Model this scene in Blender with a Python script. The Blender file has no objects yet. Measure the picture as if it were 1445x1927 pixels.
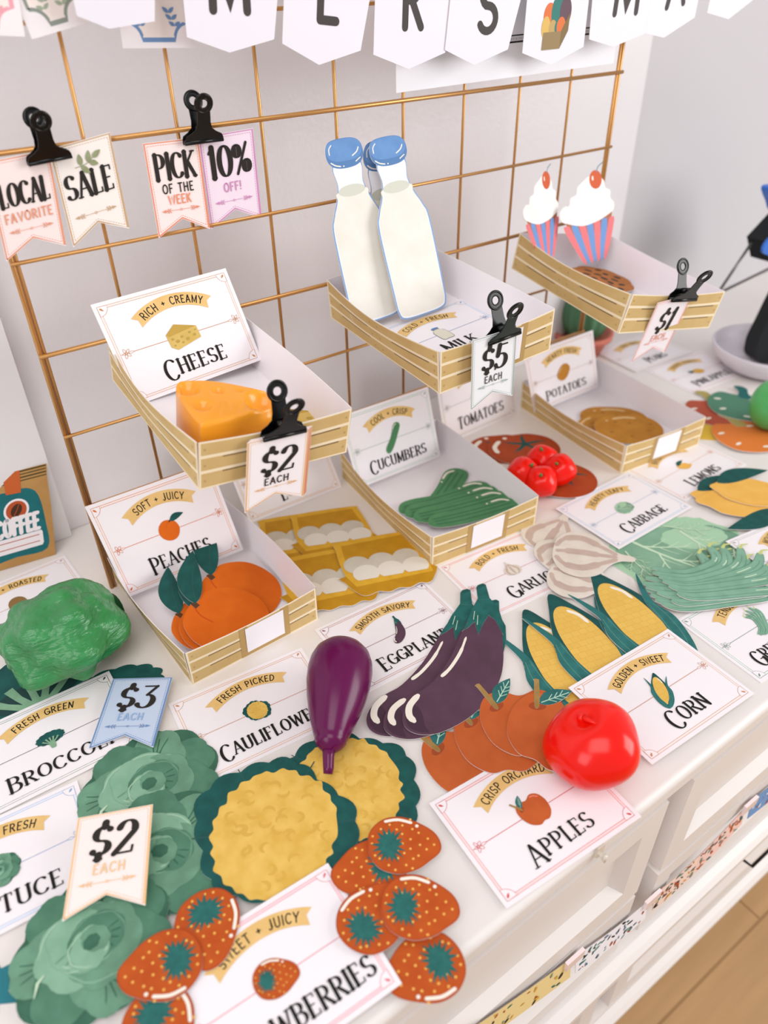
import bpy, bmesh, math, random
from math import sin, cos, pi, radians, hypot, atan2
from mathutils import Vector, Matrix, noise
from mathutils.geometry import tessellate_polygon

random.seed(7)
SC = bpy.context.scene
COL = SC.collection

# ------------------------------------------------------------------ camera
CAM = Vector((-0.10243, -0.63927, 0.51986))
CR = Vector((0.8137, -0.5811, -0.0160)); CU = Vector((0.3555, 0.4757, 0.8046)); CF = Vector((0.4599, 0.6604, -0.5936))
FPX = 1422.22
cd = bpy.data.cameras.new('camera')
cd.sensor_fit = 'HORIZONTAL'; cd.sensor_width = 36.0; cd.lens = 36.0 * FPX / 1445.0
cd.clip_start = 0.02
cd.dof.use_dof = True; cd.dof.focus_distance = 0.665; cd.dof.aperture_fstop = 5.2
co = bpy.data.objects.new('camera', cd); COL.objects.link(co)
m = Matrix.Identity(4)
for i in range(3):
    m[i][0] = CR[i]; m[i][1] = CU[i]; m[i][2] = -CF[i]; m[i][3] = CAM[i]
co.matrix_world = m
SC.camera = co

# ------------------------------------------------------------------ world, lights, exposure
w = bpy.data.worlds.new('world'); SC.world = w; w.use_nodes = True
bg = w.node_tree.nodes['Background']
bg.inputs['Color'].default_value = (1.0, 0.975, 0.985, 1); bg.inputs['Strength'].default_value = 0.52

def area(name, loc, target, sx, sy, power, col):
    l = bpy.data.lights.new(name, 'AREA'); l.shape = 'RECTANGLE'; l.size = sx; l.size_y = sy
    l.energy = power; l.color = col
    o = bpy.data.objects.new(name, l); COL.objects.link(o); o.location = loc
    o.rotation_euler = (Vector(target) - Vector(loc)).to_track_quat('-Z', 'Y').to_euler()
    return o
area('window_light', (1.9, -1.7, 0.75), (0.3, -0.1, 0.1), 1.3, 1.3, 32, (1.0, 0.985, 0.97))
area('overhead_fill_light', (-0.5, -1.0, 2.0), (0.25, -0.2, 0.0), 1.4, 1.4, 19, (1.0, 0.97, 0.95))  # added soft fill from above and behind the camera
area('left_fill_light', (-1.5, -0.9, 0.9), (0.2, -0.1, 0.1), 0.9, 0.9, 8.5, (1.0, 0.96, 0.97))  # added left fill for crate interiors and the tomato's left-side highlights

vs = SC.view_settings
SC.display_settings.display_device = 'sRGB'
vs.view_transform = 'Standard'; vs.look = 'None'; vs.exposure = 0.0; vs.gamma = 1.0; vs.use_curve_mapping = False

# ------------------------------------------------------------------ helpers
def ray(u, v):
    return CR * ((u - 722.5) / FPX) - CU * ((v - 963.5) / FPX) + CF
def at(u, v, z=0.0):                      # a point at height z above the cabinet top
    d = ray(u, v); return CAM + d * ((z - CAM.z) / d.z)
def onwall(u, v, y=0.0):                  # a point on the upright plane at depth y
    d = ray(u, v); return CAM + d * ((y - CAM.y) / d.y)

def lin(c):
    c = c / 255.0
    return c / 12.92 if c <= 0.04045 else ((c + 0.055) / 1.055) ** 2.4
def hexrgb(h):
    return tuple(lin(int(h[i:i + 2], 16)) for i in (0, 2, 4))

MATS = {}
def mat(name, col, rough=0.6, metal=0.0, col2=None, scale=60.0, bump=0.0, bscale=200.0, coat=0.0, stretch=None, spec=0.5, sss=0.0):
    if name in MATS: return MATS[name]
    M = bpy.data.materials.new(name); M.use_nodes = True
    nt = M.node_tree; b = nt.nodes['Principled BSDF']
    b.inputs['Roughness'].default_value = rough; b.inputs['Metallic'].default_value = metal
    b.inputs['Specular IOR Level'].default_value = spec
    b.inputs['Coat Weight'].default_value = coat
    if sss:
        b.inputs['Subsurface Weight'].default_value = sss
        b.inputs['Subsurface Radius'].default_value = (0.01, 0.004, 0.002)
    c = hexrgb(col) + (1,)
    b.inputs['Base Color'].default_value = c
    if col2 or bump:
        tc = nt.nodes.new('ShaderNodeTexCoord')
        mp = nt.nodes.new('ShaderNodeMapping')
        nt.links.new(tc.outputs['Object'], mp.inputs['Vector'])
        if stretch: mp.inputs['Scale'].default_value = stretch
    if col2:
        n = nt.nodes.new('ShaderNodeTexNoise'); n.inputs['Scale'].default_value = scale; n.inputs['Detail'].default_value = 4
        nt.links.new(mp.outputs['Vector'], n.inputs['Vector'])
        r = nt.nodes.new('ShaderNodeValToRGB')
        r.color_ramp.elements[0].position = 0.36; r.color_ramp.elements[1].position = 0.64
        r.color_ramp.elements[0].color = c; r.color_ramp.elements[1].color = hexrgb(col2) + (1,)
        nt.links.new(n.outputs['Fac'], r.inputs['Fac']); nt.links.new(r.outputs['Color'], b.inputs['Base Color'])
    if bump:
        n = nt.nodes.new('ShaderNodeTexNoise'); n.inputs['Scale'].default_value = bscale; n.inputs['Detail'].default_value = 3
        nt.links.new(mp.outputs['Vector'], n.inputs['Vector'])
        bp = nt.nodes.new('ShaderNodeBump'); bp.inputs['Strength'].default_value = bump; bp.inputs['Distance'].default_value = 0.002
        nt.links.new(n.outputs['Fac'], bp.inputs['Height']); nt.links.new(bp.outputs['Normal'], b.inputs['Normal'])
    MATS[name] = M
    return M

PAPER = mat('white_card', 'EFEAEE', 0.45)
PEDGE = mat('paper_edge', 'EDE8E6', 0.7)
INK = mat('black_ink', '1C1A17', 0.65, spec=.2)
SOFTINK = mat('soft_black_ink', '2C2825', 0.65, spec=.2)
TEAL = mat('teal_ink', '1F625F', 0.6, spec=.25, col2='1A5856', scale=90)
TEALD = mat('dark_teal_ink', '164B49', 0.6)
WHITEINK = mat('cream_white_ink', 'EEE7DA', 0.55)
RIB = mat('ribbon_ink', 'E6C282', 0.6, spec=.25, col2='DFB874', scale=70)
KRAFT = mat('kraft_board', 'D0B37B', 0.6, spec=.25, col2='CAAB71', scale=40)
KRAFTD = mat('kraft_shadow_line_ink', '8A7148', 0.6)
KRAFTM = mat('kraft_mid', 'B8965C', 0.6)
KLINE = mat('pale_plank_ink', 'F0E0C0', 0.6)
BLACKM = mat('black_enamel', '050505', 0.22, spec=.35)
COPPER = mat('copper_wire', 'CE9A5E', 0.34, metal=0.8)

class MB:
    def __init__(s): s.v = []; s.f = []; s.m = []; s.mats = []; s.sm = []
    def mi(s, M):
        if M not in s.mats: s.mats.append(M)
        return s.mats.index(M)
    def face(s, pts, M, smooth=False):
        n = len(s.v); s.v += [tuple(p) for p in pts]; s.f.append(tuple(range(n, n + len(pts)))); s.m.append(s.mi(M)); s.sm.append(smooth)
    def mesh(s, vs_, fs, M, smooth=True):
        n = len(s.v); s.v += [tuple(p) for p in vs_]; k = s.mi(M)
        for f in fs: s.f.append(tuple(i + n for i in f)); s.m.append(k); s.sm.append(smooth)
    def poly(s, loops, z, M, flip=False):
        L = [[Vector((p[0], p[1], 0)) for p in lp] for lp in loops]
        flat = [p for lp in L for p in lp]; n = len(s.v)
        s.v += [(p.x, p.y, z) for p in flat]; k = s.mi(M)
        for t in tessellate_polygon(L):
            a, b, c = (flat[i] for i in t)
            cr = (b.x - a.x) * (c.y - a.y) - (b.y - a.y) * (c.x - a.x)
            if abs(cr) < 1e-14: continue
            if (cr < 0) != flip: t = (t[0], t[2], t[1])
            s.f.append(tuple(i + n for i in t)); s.m.append(k); s.sm.append(False)
    def slab(s, loops, z0, z1, M, side=None):
        s.poly(loops, z1, M); s.poly(loops, z0, side or M, True)
        for li, lp in enumerate(loops):
            A = sum(lp[i][0] * lp[(i + 1) % len(lp)][1] - lp[(i + 1) % len(lp)][0] * lp[i][1] for i in range(len(lp)))
            q = lp if (A > 0) == (li == 0) else lp[::-1]
            for i in range(len(q)):
                a, b = q[i], q[(i + 1) % len(q)]
                s.face([(a[0], a[1], z0), (b[0], b[1], z0), (b[0], b[1], z1), (a[0], a[1], z1)], side or M)
    def box(s, x0, x1, y0, y1, z0, z1, M):
        s.slab([[(x0, y0), (x1, y0), (x1, y1), (x0, y1)]], z0, z1, M)
    def tube(s, pts, r, M, n=8, caps=True):
        pts = [Vector(p) for p in pts]; rings = []
        up = Vector((0.123, 0.3, 0.95)).normalized()
        for i, p in enumerate(pts):
            d = (pts[min(i + 1, len(pts) - 1)] - pts[max(i - 1, 0)]).normalized()
            if abs(d.dot(up)) > 0.95: up = Vector((0.9, 0.3, 0.1)).normalized()
            a = d.cross(up).normalized(); b = d.cross(a)
            rr = r[i] if isinstance(r, (list, tuple)) else r
            rings.append([p + (a * cos(2 * pi * k / n) + b * sin(2 * pi * k / n)) * rr for k in range(n)])
        V = [q for R_ in rings for q in R_]; F = []
        for i in range(len(pts) - 1):
            for k in range(n): F.append((i * n + k, i * n + (k + 1) % n, (i + 1) * n + (k + 1) % n, (i + 1) * n + k))
        if caps: F.append(tuple(range(n - 1, -1, -1))); F.append(tuple((len(pts) - 1) * n + k for k in range(n)))
        s.mesh(V, F, M, True)
    def lathe(s, prof, M, n=40):              # profile (r, z)
        V = []; F = []
        for r, z in prof: V += [(r * cos(2 * pi * k / n), r * sin(2 * pi * k / n), z) for k in range(n)]
        for i in range(len(prof) - 1):
            for k in range(n): F.append((i * n + k, i * n + (k + 1) % n, (i + 1) * n + (k + 1) % n, (i + 1) * n + k))
        s.mesh(V, F, M, True)
    def build(s, name, parent=None, mw=None):
        me = bpy.data.meshes.new(name); me.from_pydata(s.v, [], s.f); me.update()
        for M in s.mats: me.materials.append(M)
        me.polygons.foreach_set('material_index', s.m); me.polygons.foreach_set('use_smooth', s.sm)
        o = bpy.data.objects.new(name, me); COL.objects.link(o)
        if parent: o.parent = parent
        if mw is not None: o.matrix_world = mw
        return o

def tag(o, label, cat, group=None):
    o['label'] = label; o['category'] = cat
    if group: o['group'] = group
    return o
def struct(o): o['kind'] = 'structure'; return o
def empty(name, label, cat, mw=None, group=None):
    o = bpy.data.objects.new(name, None); COL.objects.link(o); o.empty_display_size = 0.02
    if mw is not None: o.matrix_world = mw
    return tag(o, label, cat, group)
def copy_thing(o, mw, label, group=None):
    c = o.copy(); COL.objects.link(c); c.matrix_world = mw; c['label'] = label
    if group: c['group'] = group
    for ch in list(o.children):
        k = ch.copy(); COL.objects.link(k); k.parent = c
        for g in list(ch.children):
            q = g.copy(); COL.objects.link(q); q.parent = k
    return c
def TR(loc, rz=0.0, s=1.0, rx=0.0, ry=0.0):
    return Matrix.Translation(Vector(loc)) @ Matrix.Rotation(rz, 4, 'Z') @ Matrix.Rotation(ry, 4, 'Y') @ Matrix.Rotation(rx, 4, 'X') @ Matrix.Scale(s, 4)
def basis(o, ex, ey, ez=None):
    ez = ez or ex.cross(ey).normalized()
    q = Matrix.Identity(4)
    for i in range(3): q[i][0] = ex[i]; q[i][1] = ey[i]; q[i][2] = ez[i]; q[i][3] = o[i]
    return q

# ---- 2D shapes
def ell(cx, cy, rx, ry, n=28, rot=0.0, a0=0.0, a1=2 * pi):
    full = abs(a1 - a0 - 2 * pi) < 1e-6; out = []
    for i in range(n if full else n + 1):
        a = a0 + (a1 - a0) * i / n; x = rx * cos(a); y = ry * sin(a)
        out.append((cx + x * cos(rot) - y * sin(rot), cy + x * sin(rot) + y * cos(rot)))
    return out
def spl(pts, n=6, closed=True):
    N = len(pts); out = []
    R_ = range(N if closed else N - 1)
    for i in R_:
        g = (lambda k: pts[k % N]) if closed else (lambda k: pts[max(0, min(N - 1, k))])
        p0, p1, p2, p3 = g(i - 1), g(i), g(i + 1), g(i + 2)
        for j in range(n):
            t = j / n
            out.append(tuple(0.5 * (2 * p1[k] + (p2[k] - p0[k]) * t + (2 * p0[k] - 5 * p1[k] + 4 * p2[k] - p3[k]) * t * t + (3 * p1[k] - p0[k] - 3 * p2[k] + p3[k]) * t ** 3) for k in (0, 1)))
    if not closed: out.append(tuple(pts[-1]))
    return out
def scallop(cx, cy, rx, ry, k, amp, n=8, ph=0.0, rot=0.0, sharp=False):
    out = []
    for i in range(k * n):
        a = 2 * pi * i / (k * n)
        b = abs(sin(a * k / 2 + ph)); f = 1 + amp * (b if not sharp else 1 - b)
        x = rx * f * cos(a); y = ry * f * sin(a)
        out.append((cx + x * cos(rot) - y * sin(rot), cy + x * sin(rot) + y * cos(rot)))
    return out
def starp(cx, cy, rx, ry, k, inner, rng=None, rot=0.0):
    out = []
    for i in range(2 * k):
        a = pi * i / k; f = 1.0 if i % 2 == 0 else inner
        if rng: f *= rng.uniform(0.82, 1.1)
        x = rx * f * cos(a); y = ry * f * sin(a)
        out.append((cx + x * cos(rot) - y * sin(rot), cy + x * sin(rot) + y * cos(rot)))
    return out
def mix(a, b, t): return (a[0] + (b[0] - a[0]) * t, a[1] + (b[1] - a[1]) * t)

PT = 0.0005            # paper thickness
class Art:
    """Flat printed artwork: layers of ink over cut paper; M maps art coordinates to sheet coordinates."""
    def __init__(s, root='sheet', sc=1.0, rot=0.0, off=(0, 0), z0=PT, single=None, dz=0.00003):
        s.sc, s.rot, s.off, s.z0, s.dz = sc, rot, off, z0, dz
        s.single = single; s.P = {}; s.n = 0; s.root = root; s.cur = single
        if not single: s.on(root)
    def on(s, name):
        if s.single is None:
            if name not in s.P: s.P[name] = MB()
            s.cur = s.P[name]
        return s
    def T(s, p):
        x, y = p[0] * s.sc, p[1] * s.sc; c, q = cos(s.rot), sin(s.rot)
        return (x * c - y * q + s.off[0], x * q + y * c + s.off[1])
    def z(s, hold=False):
        s.n += .12 if hold else 1
        return s.z0 + s.n * s.dz
    def base(s, pts, M, side=None):
        if s.single is None: z = s.z(); s.cur.slab([[s.T(p) for p in pts]], s.z0 - PT + .00001 * s.n, z, M, side or PEDGE)
        else: s.poly(pts, M)
    def poly(s, pts, M, hold=False):
        s.cur.poly([[s.T(p) for p in pts]], s.z(hold), M)
    def strip(s, pts, wd, M, hold=False, caps=True):
        P = [s.T(p) for p in pts]; z = s.z(hold)
        W = [x * s.sc / 2 for x in (wd if isinstance(wd, (list, tuple)) else [wd] * len(P))]
        L = []; R_ = []
        for i, p in enumerate(P):
            a = P[max(i - 1, 0)]; b = P[min(i + 1, len(P) - 1)]
            d = hypot(b[0] - a[0], b[1] - a[1]) or 1e-9; nx, ny = -(b[1] - a[1]) / d, (b[0] - a[0]) / d
            wi = W[i]
            if 0 < i < len(P) - 1:
                d1 = (p[0] - a[0], p[1] - a[1]); d2 = (b[0] - p[0], b[1] - p[1])
                l1 = hypot(*d1) or 1e-9; l2 = hypot(*d2) or 1e-9
                cs = max(-0.5, min(1, (d1[0] * d2[0] + d1[1] * d2[1]) / (l1 * l2)))
                wi = wi / math.sqrt((1 + cs) / 2)
            L.append((p[0] + nx * wi, p[1] + ny * wi, z)); R_.append((p[0] - nx * wi, p[1] - ny * wi, z))
        n = len(P)
        s.cur.mesh(L + R_, [(i + n, i + n + 1, i + 1, i) for i in range(n - 1)], M, False)
        if caps:
            for e in (0, -1):
                if W[e] > 0.00012:
                    q = P[1] if e == 0 else P[-2]; t = atan2(P[e][1] - q[1], P[e][0] - q[0])
                    s.cur.poly([ell(P[e][0], P[e][1], W[e], W[e], 6, 0, t - pi / 2, t + pi / 2)], z, M)
    def build(s, mw, label, cat, group=None):
        root = s.P[s.root].build(s.root); tag(root, label, cat, group)
        for k, mb in s.P.items():
            if k != s.root and mb.v: mb.build(k, root)
        c = [mw.to_3x3().col[k].normalized() for k in (0, 1)]
        if abs(c[0].dot(c[1])) > 1e-4:        # a skewed sheet: keep the skew in the meshes, the object itself stays square
            ey = (c[1] - c[0] * c[1].dot(c[0])).normalized(); q = basis(mw.translation, c[0], ey, c[0].cross(ey)); d = q.inverted() @ mw
            for o in [root] + list(root.children): o.data.transform(d)
            mw = q
        root.matrix_world = mw
        return root

# ---- a small stroke alphabet: skeleton strokes; flags a/b = serif at start/end, d/e = ball at start/end
def arc(cx, cy, rx, ry, a0, a1, n=12):
    return [(cx + rx * cos(radians(a0 + (a1 - a0) * i / n)), cy + ry * sin(radians(a0 + (a1 - a0) * i / n))) for i in range(n + 1)]
GL = {
 'A': (.60, [([(.02, 0), (.28, 1), (.31, 1)], 'a'), ([(.30, 1), (.58, 0)], 'b'), ([(.12, .34), (.48, .34)], '')]),
 'B': (.52, [([(.06, 0), (.06, 1)], 'ab'), ([(.06, 1)] + arc(.22, .77, .22, .23, 90, -90) + [(.06, .54)], ''), ([(.06, .54)] + arc(.25, .27, .25, .27, 90, -90) + [(.06, 0)], '')]),
 'C': (.56, [(arc(.31, .5, .29, .5, 48, 315, 22), 'de')]),
 'D': (.56, [([(.06, 0), (.06, 1)], 'ab'), ([(.06, 1)] + arc(.2, .5, .34, .5, 90, -90, 16) + [(.06, 0)], '')]),
 'E': (.46, [([(.06, 0), (.06, 1)], 'ab'), ([(.06, 1), (.42, 1)], 't'), ([(.06, .52), (.34, .52)], ''), ([(.06, 0), (.44, 0)], 'u')]),
 'F': (.45, [([(.06, 0), (.06, 1)], 'ab'), ([(.06, 1), (.43, 1)], 't'), ([(.06, .52), (.34, .52)], '')]),
 'G': (.60, [(arc(.31, .5, .29, .5, 48, 350, 22), 'd'), ([(.36, .44), (.6, .44), (.6, .1)], '')]),
 'H': (.58, [([(.06, 0), (.06, 1)], 'ab'), ([(.52, 0), (.52, 1)], 'ab'), ([(.06, .52), (.52, .52)], '')]),
 'I': (.14, [([(.07, 0), (.07, 1)], 'ab')]),
 'J': (.40, [([(.32, 1), (.32, .2)] + arc(.16, .2, .16, .2, 0, -150, 8), 'ae')]),
 'K': (.54, [([(.06, 0), (.06, 1)], 'ab'), ([(.5, 1), (.06, .42)], 'a'), ([(.2, .58), (.53, 0)], 'b')]),
 'L': (.44, [([(.06, 1), (.06, 0), (.43, 0)], 'au')]),
 'M': (.72, [([(.06, 0), (.08, 1)], 'a'), ([(.08, 1), (.36, .12), (.64, 1)], ''), ([(.64, 1), (.66, 0)], 'b')]),
 'N': (.60, [([(.06, 0), (.06, 1)], 'ab'), ([(.06, 1), (.54, 0)], ''), ([(.54, 0), (.54, 1)], 'b')]),
 'O': (.62, [(arc(.31, .5, .29, .5, 90, 450, 26), '')]),
 'P': (.50, [([(.06, 0), (.06, 1)], 'ab'), ([(.06, 1)] + arc(.22, .73, .24, .27, 90, -90) + [(.06, .46)], '')]),
 'Q': (.62, [(arc(.31, .5, .29, .5, 90, 450, 26), ''), ([(.3, .2), (.58, -.12)], '')]),
 'R': (.55, [([(.06, 0), (.06, 1)], 'ab'), ([(.06, 1)] + arc(.22, .74, .24, .26, 90, -90) + [(.06, .48)], ''), ([(.24, .48), (.53, 0)], 'b')]),
 'S': (.48, [(arc(.24, .74, .2, .26, 35, 270, 12)[:-1] + arc(.24, .25, .22, .24, 90, -150, 14), 'de')]),
 'T': (.52, [([(.26, 0), (.26, 1)], 'a'), ([(.02, 1), (.5, 1)], 'tT')]),
 'U': (.58, [([(.06, 1), (.06, .3)] + arc(.29, .28, .23, .28, 180, 360, 12) + [(.52, 1)], 'ab')]),
 'V': (.58, [([(.02, 1), (.29, 0), (.56, 1)], 'ab')]),
 'W': (.84, [([(.02, 1), (.22, 0), (.42, .9), (.62, 0), (.82, 1)], 'ab')]),
 'X': (.54, [([(.03, 1), (.51, 0)], 'ab'), ([(.51, 1), (.03, 0)], 'ab')]),
 'Y': (.54, [([(.02, 1), (.27, .45)], 'a'), ([(.52, 1), (.27, .45), (.27, 0)], 'ab')]),
 'Z': (.5, [([(.04, 1), (.46, 1), (.04, 0), (.48, 0)], '')]),
 '+': (.5, [([(.06, .48), (.44, .48)], ''), ([(.25, .68), (.25, .28)], '')]),
 '!': (.14, [([(.07, 1), (.07, .34)], ''), ([(.07, .06), (.07, .02)], '')]),
 '0': (.58, [(arc(.29, .5, .26, .5, 90, 450, 26), '')]),
 '1': (.3, [([(.02, .82), (.17, 1), (.17, 0)], 'b')]),
 '2': (.52, [(arc(.26, .72, .22, .28, 165, -20, 14) + [(.03, .0), (.5, .0)], 'du')]),
 '3': (.52, [([(.05, .98), (.46, .98), (.22, .58)] + arc(.23, .3, .25, .29, 80, -150, 14), 'e')]),
 '5': (.52, [([(.46, .98), (.1, .98), (.06, .54)] + arc(.23, .3, .25, .3, 110, -150, 16), 'te')]),
 '$': (.50, [(arc(.25, .7, .2, .22, 35, 270, 12)[:-1] + arc(.25, .27, .21, .21, 90, -150, 14), 'de'), ([(.25, 1.06), (.25, .92)], 'b'), ([(.25, .06), (.25, -.08)], 'b')]),
 '%': (.74, [(arc(.15, .76, .13, .2, 90, 450, 16), ''), (arc(.58, .24, .13, .2, 90, 450, 16), ''), ([(.62, 1), (.12, 0)], '')]),
}
def text_w(t, track):
    return sum((GL[c][0] if c in GL else .34) + track for c in t) - track
def draw_text(art, t, M, x, y, h, style='sans', fit=None, fmap=None, weight=None, track=None, slant=0.0, caps=False, centre=True, wx=1.0):
    """style sans: even strokes; serif: thick and thin strokes with serifs and ball ends."""
    if track is None: track = .17 if style == 'serif' else .22
    ww = text_w(t, track) * h * wx
    sx = wx
    if fit: sx = wx * fit / ww; ww = fit
    cx = x - ww / 2 if centre else x
    thick, thin = ((weight or .15), .06) if style == 'serif' else ((weight or .13),) * 2
    art.n += 1
    for ci, ch in enumerate(t):
        if ch not in GL: cx += (.34 + track) * h * sx; continue
        k = 1.0; dy = 0.0
        if caps and ci == 0: k, dy = {'C': (1.42, -.30), 'G': (1.42, -.30), 'P': (1.3, -.24), 'B': (1.18, -.10), 'A': (1.3, -.24), 'E': (1.3, -.22)}.get(ch, (1.18, -.08))
        def g(p):
            X = cx + p[0] * h * sx * (1.0 + (k - 1) * .7) + slant * p[1] * h; Y = y + (p[1] * k + dy) * h
            return fmap(X, Y) if fmap else (X, Y)
        for pts, fl in GL[ch][1]:
            if style == 'serif' and len(pts) < 6:             # resample straight runs so curved mapping and widths hold
                q = []
                for i in range(len(pts) - 1):
                    q += [mix(pts[i], pts[i + 1], j / 3) for j in range(3)]
                pts2 = q + [pts[-1]]
            else: pts2 = pts
            G = [g(p) for p in pts2]
            if style == 'sans':
                art.strip(G, thick * h, M, True)
            else:
                # break at corners so each run keeps its own width
                runs = [[0]]
                for i in range(1, len(pts2)):
                    runs[-1].append(i)
                    if i < len(pts2) - 1:
                        d1 = (pts2[i][0] - pts2[i - 1][0], pts2[i][1] - pts2[i - 1][1]); d2 = (pts2[i + 1][0] - pts2[i][0], pts2[i + 1][1] - pts2[i][1])
                        if (d1[0] * d2[0] + d1[1] * d2[1]) / ((hypot(*d1) * hypot(*d2)) or 1) < .6: runs.append([i])
                for rn in runs:
                    if len(rn) < 2: continue
                    wd = []
                    for i in rn:
                        a = pts2[max(rn[0], i - 1)]; b = pts2[min(rn[-1], i + 1)]
                        dx, dyy = b[0] - a[0], b[1] - a[1]; l = hypot(dx, dyy) or 1
                        v = abs(dyy) / l
                        f = v ** 2
                        if abs(dx) > .1 * l and dx * dyy > 0 and len(rn) < 6: f *= .35
                        wd.append((thin + (thick - thin) * f) * h * (1 + (k - 1) * .5))
                    art.strip([G[i] for i in rn], wd, M, True)
                sl = .13; st = thin * 1.05 * h
                for i, fa in ((0, 'a'), (-1, 'b')):
                    if fa in fl:
                        p = pts2[i]; art.strip([g((p[0] - sl, p[1])), g((p[0] + sl, p[1]))], st, M, True, False)
                for i, fa in ((0, 'd'), (-1, 'e')):
                    if fa in fl:
                        p = g(pts2[i]); art.cur.poly([[art.T(q) for q in ell(p[0], p[1], thick * .46 * h, thick * .46 * h, 12)]], art.z(True), M)
                if 't' in fl: p = pts2[-1]; art.strip([g((p[0], p[1])), g((p[0], p[1] - .2))], st, M, True, False)
                if 'T' in fl: p = pts2[0]; art.strip([g((p[0], p[1])), g((p[0], p[1] - .2))], st, M, True, False)
                if 'u' in fl: p = pts2[-1]; art.strip([g((p[0], p[1])), g((p[0], p[1] + .2))], st, M, True, False)
        cx += (GL[ch][0] * (1.0 + (k - 1) * .7) + track) * h * sx
# ------------------------------------------------------------------ printed pictures (also cut out as play food)
def M_(n, c, c2=None, sc=70): return mat(n, c, 0.62, col2=c2, scale=sc, spec=.22)
APPLE = M_('apple_ink', 'C0602E', 'B85829', 60); APPLED = M_('apple_dip_ink', '9C4724'); PINKHI = M_('pink_highlight_ink', 'E8806C')
STEMB = M_('stem_brown_ink', 'A5854F', '94743F', 120); LEAFV = M_('pale_vein_ink', 'A9CDB8')
LEAFT = M_('leaf_teal_ink', '2F6E6C', '28615F', 110)
PEACH = M_('peach_ink', 'DB6A14', 'D4620F', 50); PEACHD = M_('peach_crease_ink', 'C44E0F'); STEMD = M_('dark_stem_ink', '5C3A24')
LEAFD = M_('deep_leaf_ink', '1A5652', '154A47', 100)
STRAW = M_('strawberry_ink', 'BC551C', 'B34C17', 60); SEED = M_('seed_yellow_ink', 'E9B659'); CALYX = M_('strawberry_calyx_ink', '2A6B66', '235E5A', 150)
STRAWD = M_('strawberry_rim_ink', 'A8431A')
CURD = M_('cauliflower_curd_ink', 'E2BC62', 'D6AC4C', 75); CURDD = M_('cauliflower_curl_ink', 'D3A94B')
EGGP = M_('eggplant_ink', '5A3E50', '523747', 45); EGGPD = M_('eggplant_shade_ink', '47303F'); CAPT = M_('eggplant_cap_ink', '236763', '1D5955', 80)
KERN = None
HUSK = M_('husk_ink', '2F7472', '296765', 120); HUSKD = M_('dark_husk_ink', '1C5654', '184A48', 100)
CARTON = M_('carton_yellow_ink', 'DDAD36', 'D4A22B', 80); CARTOND = M_('carton_shade_ink', 'C28F1C', 'B98618', 80); EGG = M_('egg_ink', 'CFC9BB', 'C7C0B1', 50); EGGL = M_('front_egg_ink', 'E2DCD1')
CUKE = M_('cucumber_ink', '558D60', '4D8458', 60); CUKED = M_('cucumber_stripe_ink', '417550'); 
POT = M_('potato_ink', 'BE842F', 'B27726', 60); POTD = M_('potato_eye_ink', '96631F')
LEMON = M_('lemon_ink', 'E9B65B', 'E3AD4F', 50); LEMOND = M_('lemon_rim_ink', 'D69B3C')
TOM = M_('tomato_ink', 'A9471F', 'A03F19', 60); 
GARL = M_('garlic_ink', 'DED5CA', 'D6CCC0', 60); GARLD = M_('garlic_stripe_ink', 'C4AFA3', 'BCA69A', 80)
CABB = M_('cabbage_ink', '86AE94', '7AA389', 45); CABD = M_('cabbage_shade_ink', '729C84'); CABV = M_('cabbage_vein_ink', 'C2DABD'); CABL = M_('cabbage_light_ink', 'A3C9A8')
BEAN = M_('bean_ink', '82AE97', '76A28A', 60); BEAND = M_('bean_shade_ink', '5F8C76'); BEANT = M_('bean_tip_ink', 'C2C97F')
LET = [M_('lettuce_dark_ink', '3E6C57', '35604C', 60), M_('lettuce_mid_ink', '55846C', '4A7760', 60), M_('lettuce_ink', '6C9A80', '618A72', 60), M_('lettuce_light_ink', '86B097', '7BA68B', 60), M_('lettuce_pale_ink', '9CC0A5')]
BROC = M_('broccoli_crown_ink', '1D5A56', '174C4A', 60); BROCS = M_('broccoli_stalk_ink', '84AC8D', '76A081', 80); BROCK = M_('broccoli_shade_ink', '1E3F3E')
CHEES = M_('cheese_ink', 'D3B566', 'CBAC5B', 70); CHEESD = M_('cheese_rind_ink', 'BD9B48'); CHEESH = M_('cheese_hole_ink', 'B5984C')
BLUEI = M_('milk_blue_ink', '6C97CC', '638EC4', 50); BLUED = M_('milk_blue_shade_ink', '5A82B4'); BLUEL = M_('milk_outline_ink', '7FA3D2'); MILK = M_('milk_ink', 'EBE8DF', 'E5E1D6', 30); MILKT = M_('milk_surface_ink', 'CFD1C4'); GLASSW = M_('bottle_glass_ink', 'F4F5FA')
CAKEW = M_('frosting_ink', 'F3F1EE', 'EDEAE6', 40); CAKEB = M_('cake_brown_ink', 'AD6C4C'); STRB = M_('cup_blue_ink', '6E95CB'); STRP = M_('cup_pink_ink', 'E0787C'); CHERRY = M_('cherry_ink', 'CC5F38'); SLATE = M_('cherry_stem_ink', '7D93A0')
COOK = M_('cookie_ink', 'B57339', 'A96831', 60); CHIP = M_('chip_ink', '43322A')
PINE = M_('pineapple_ink', 'D9A840')

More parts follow.
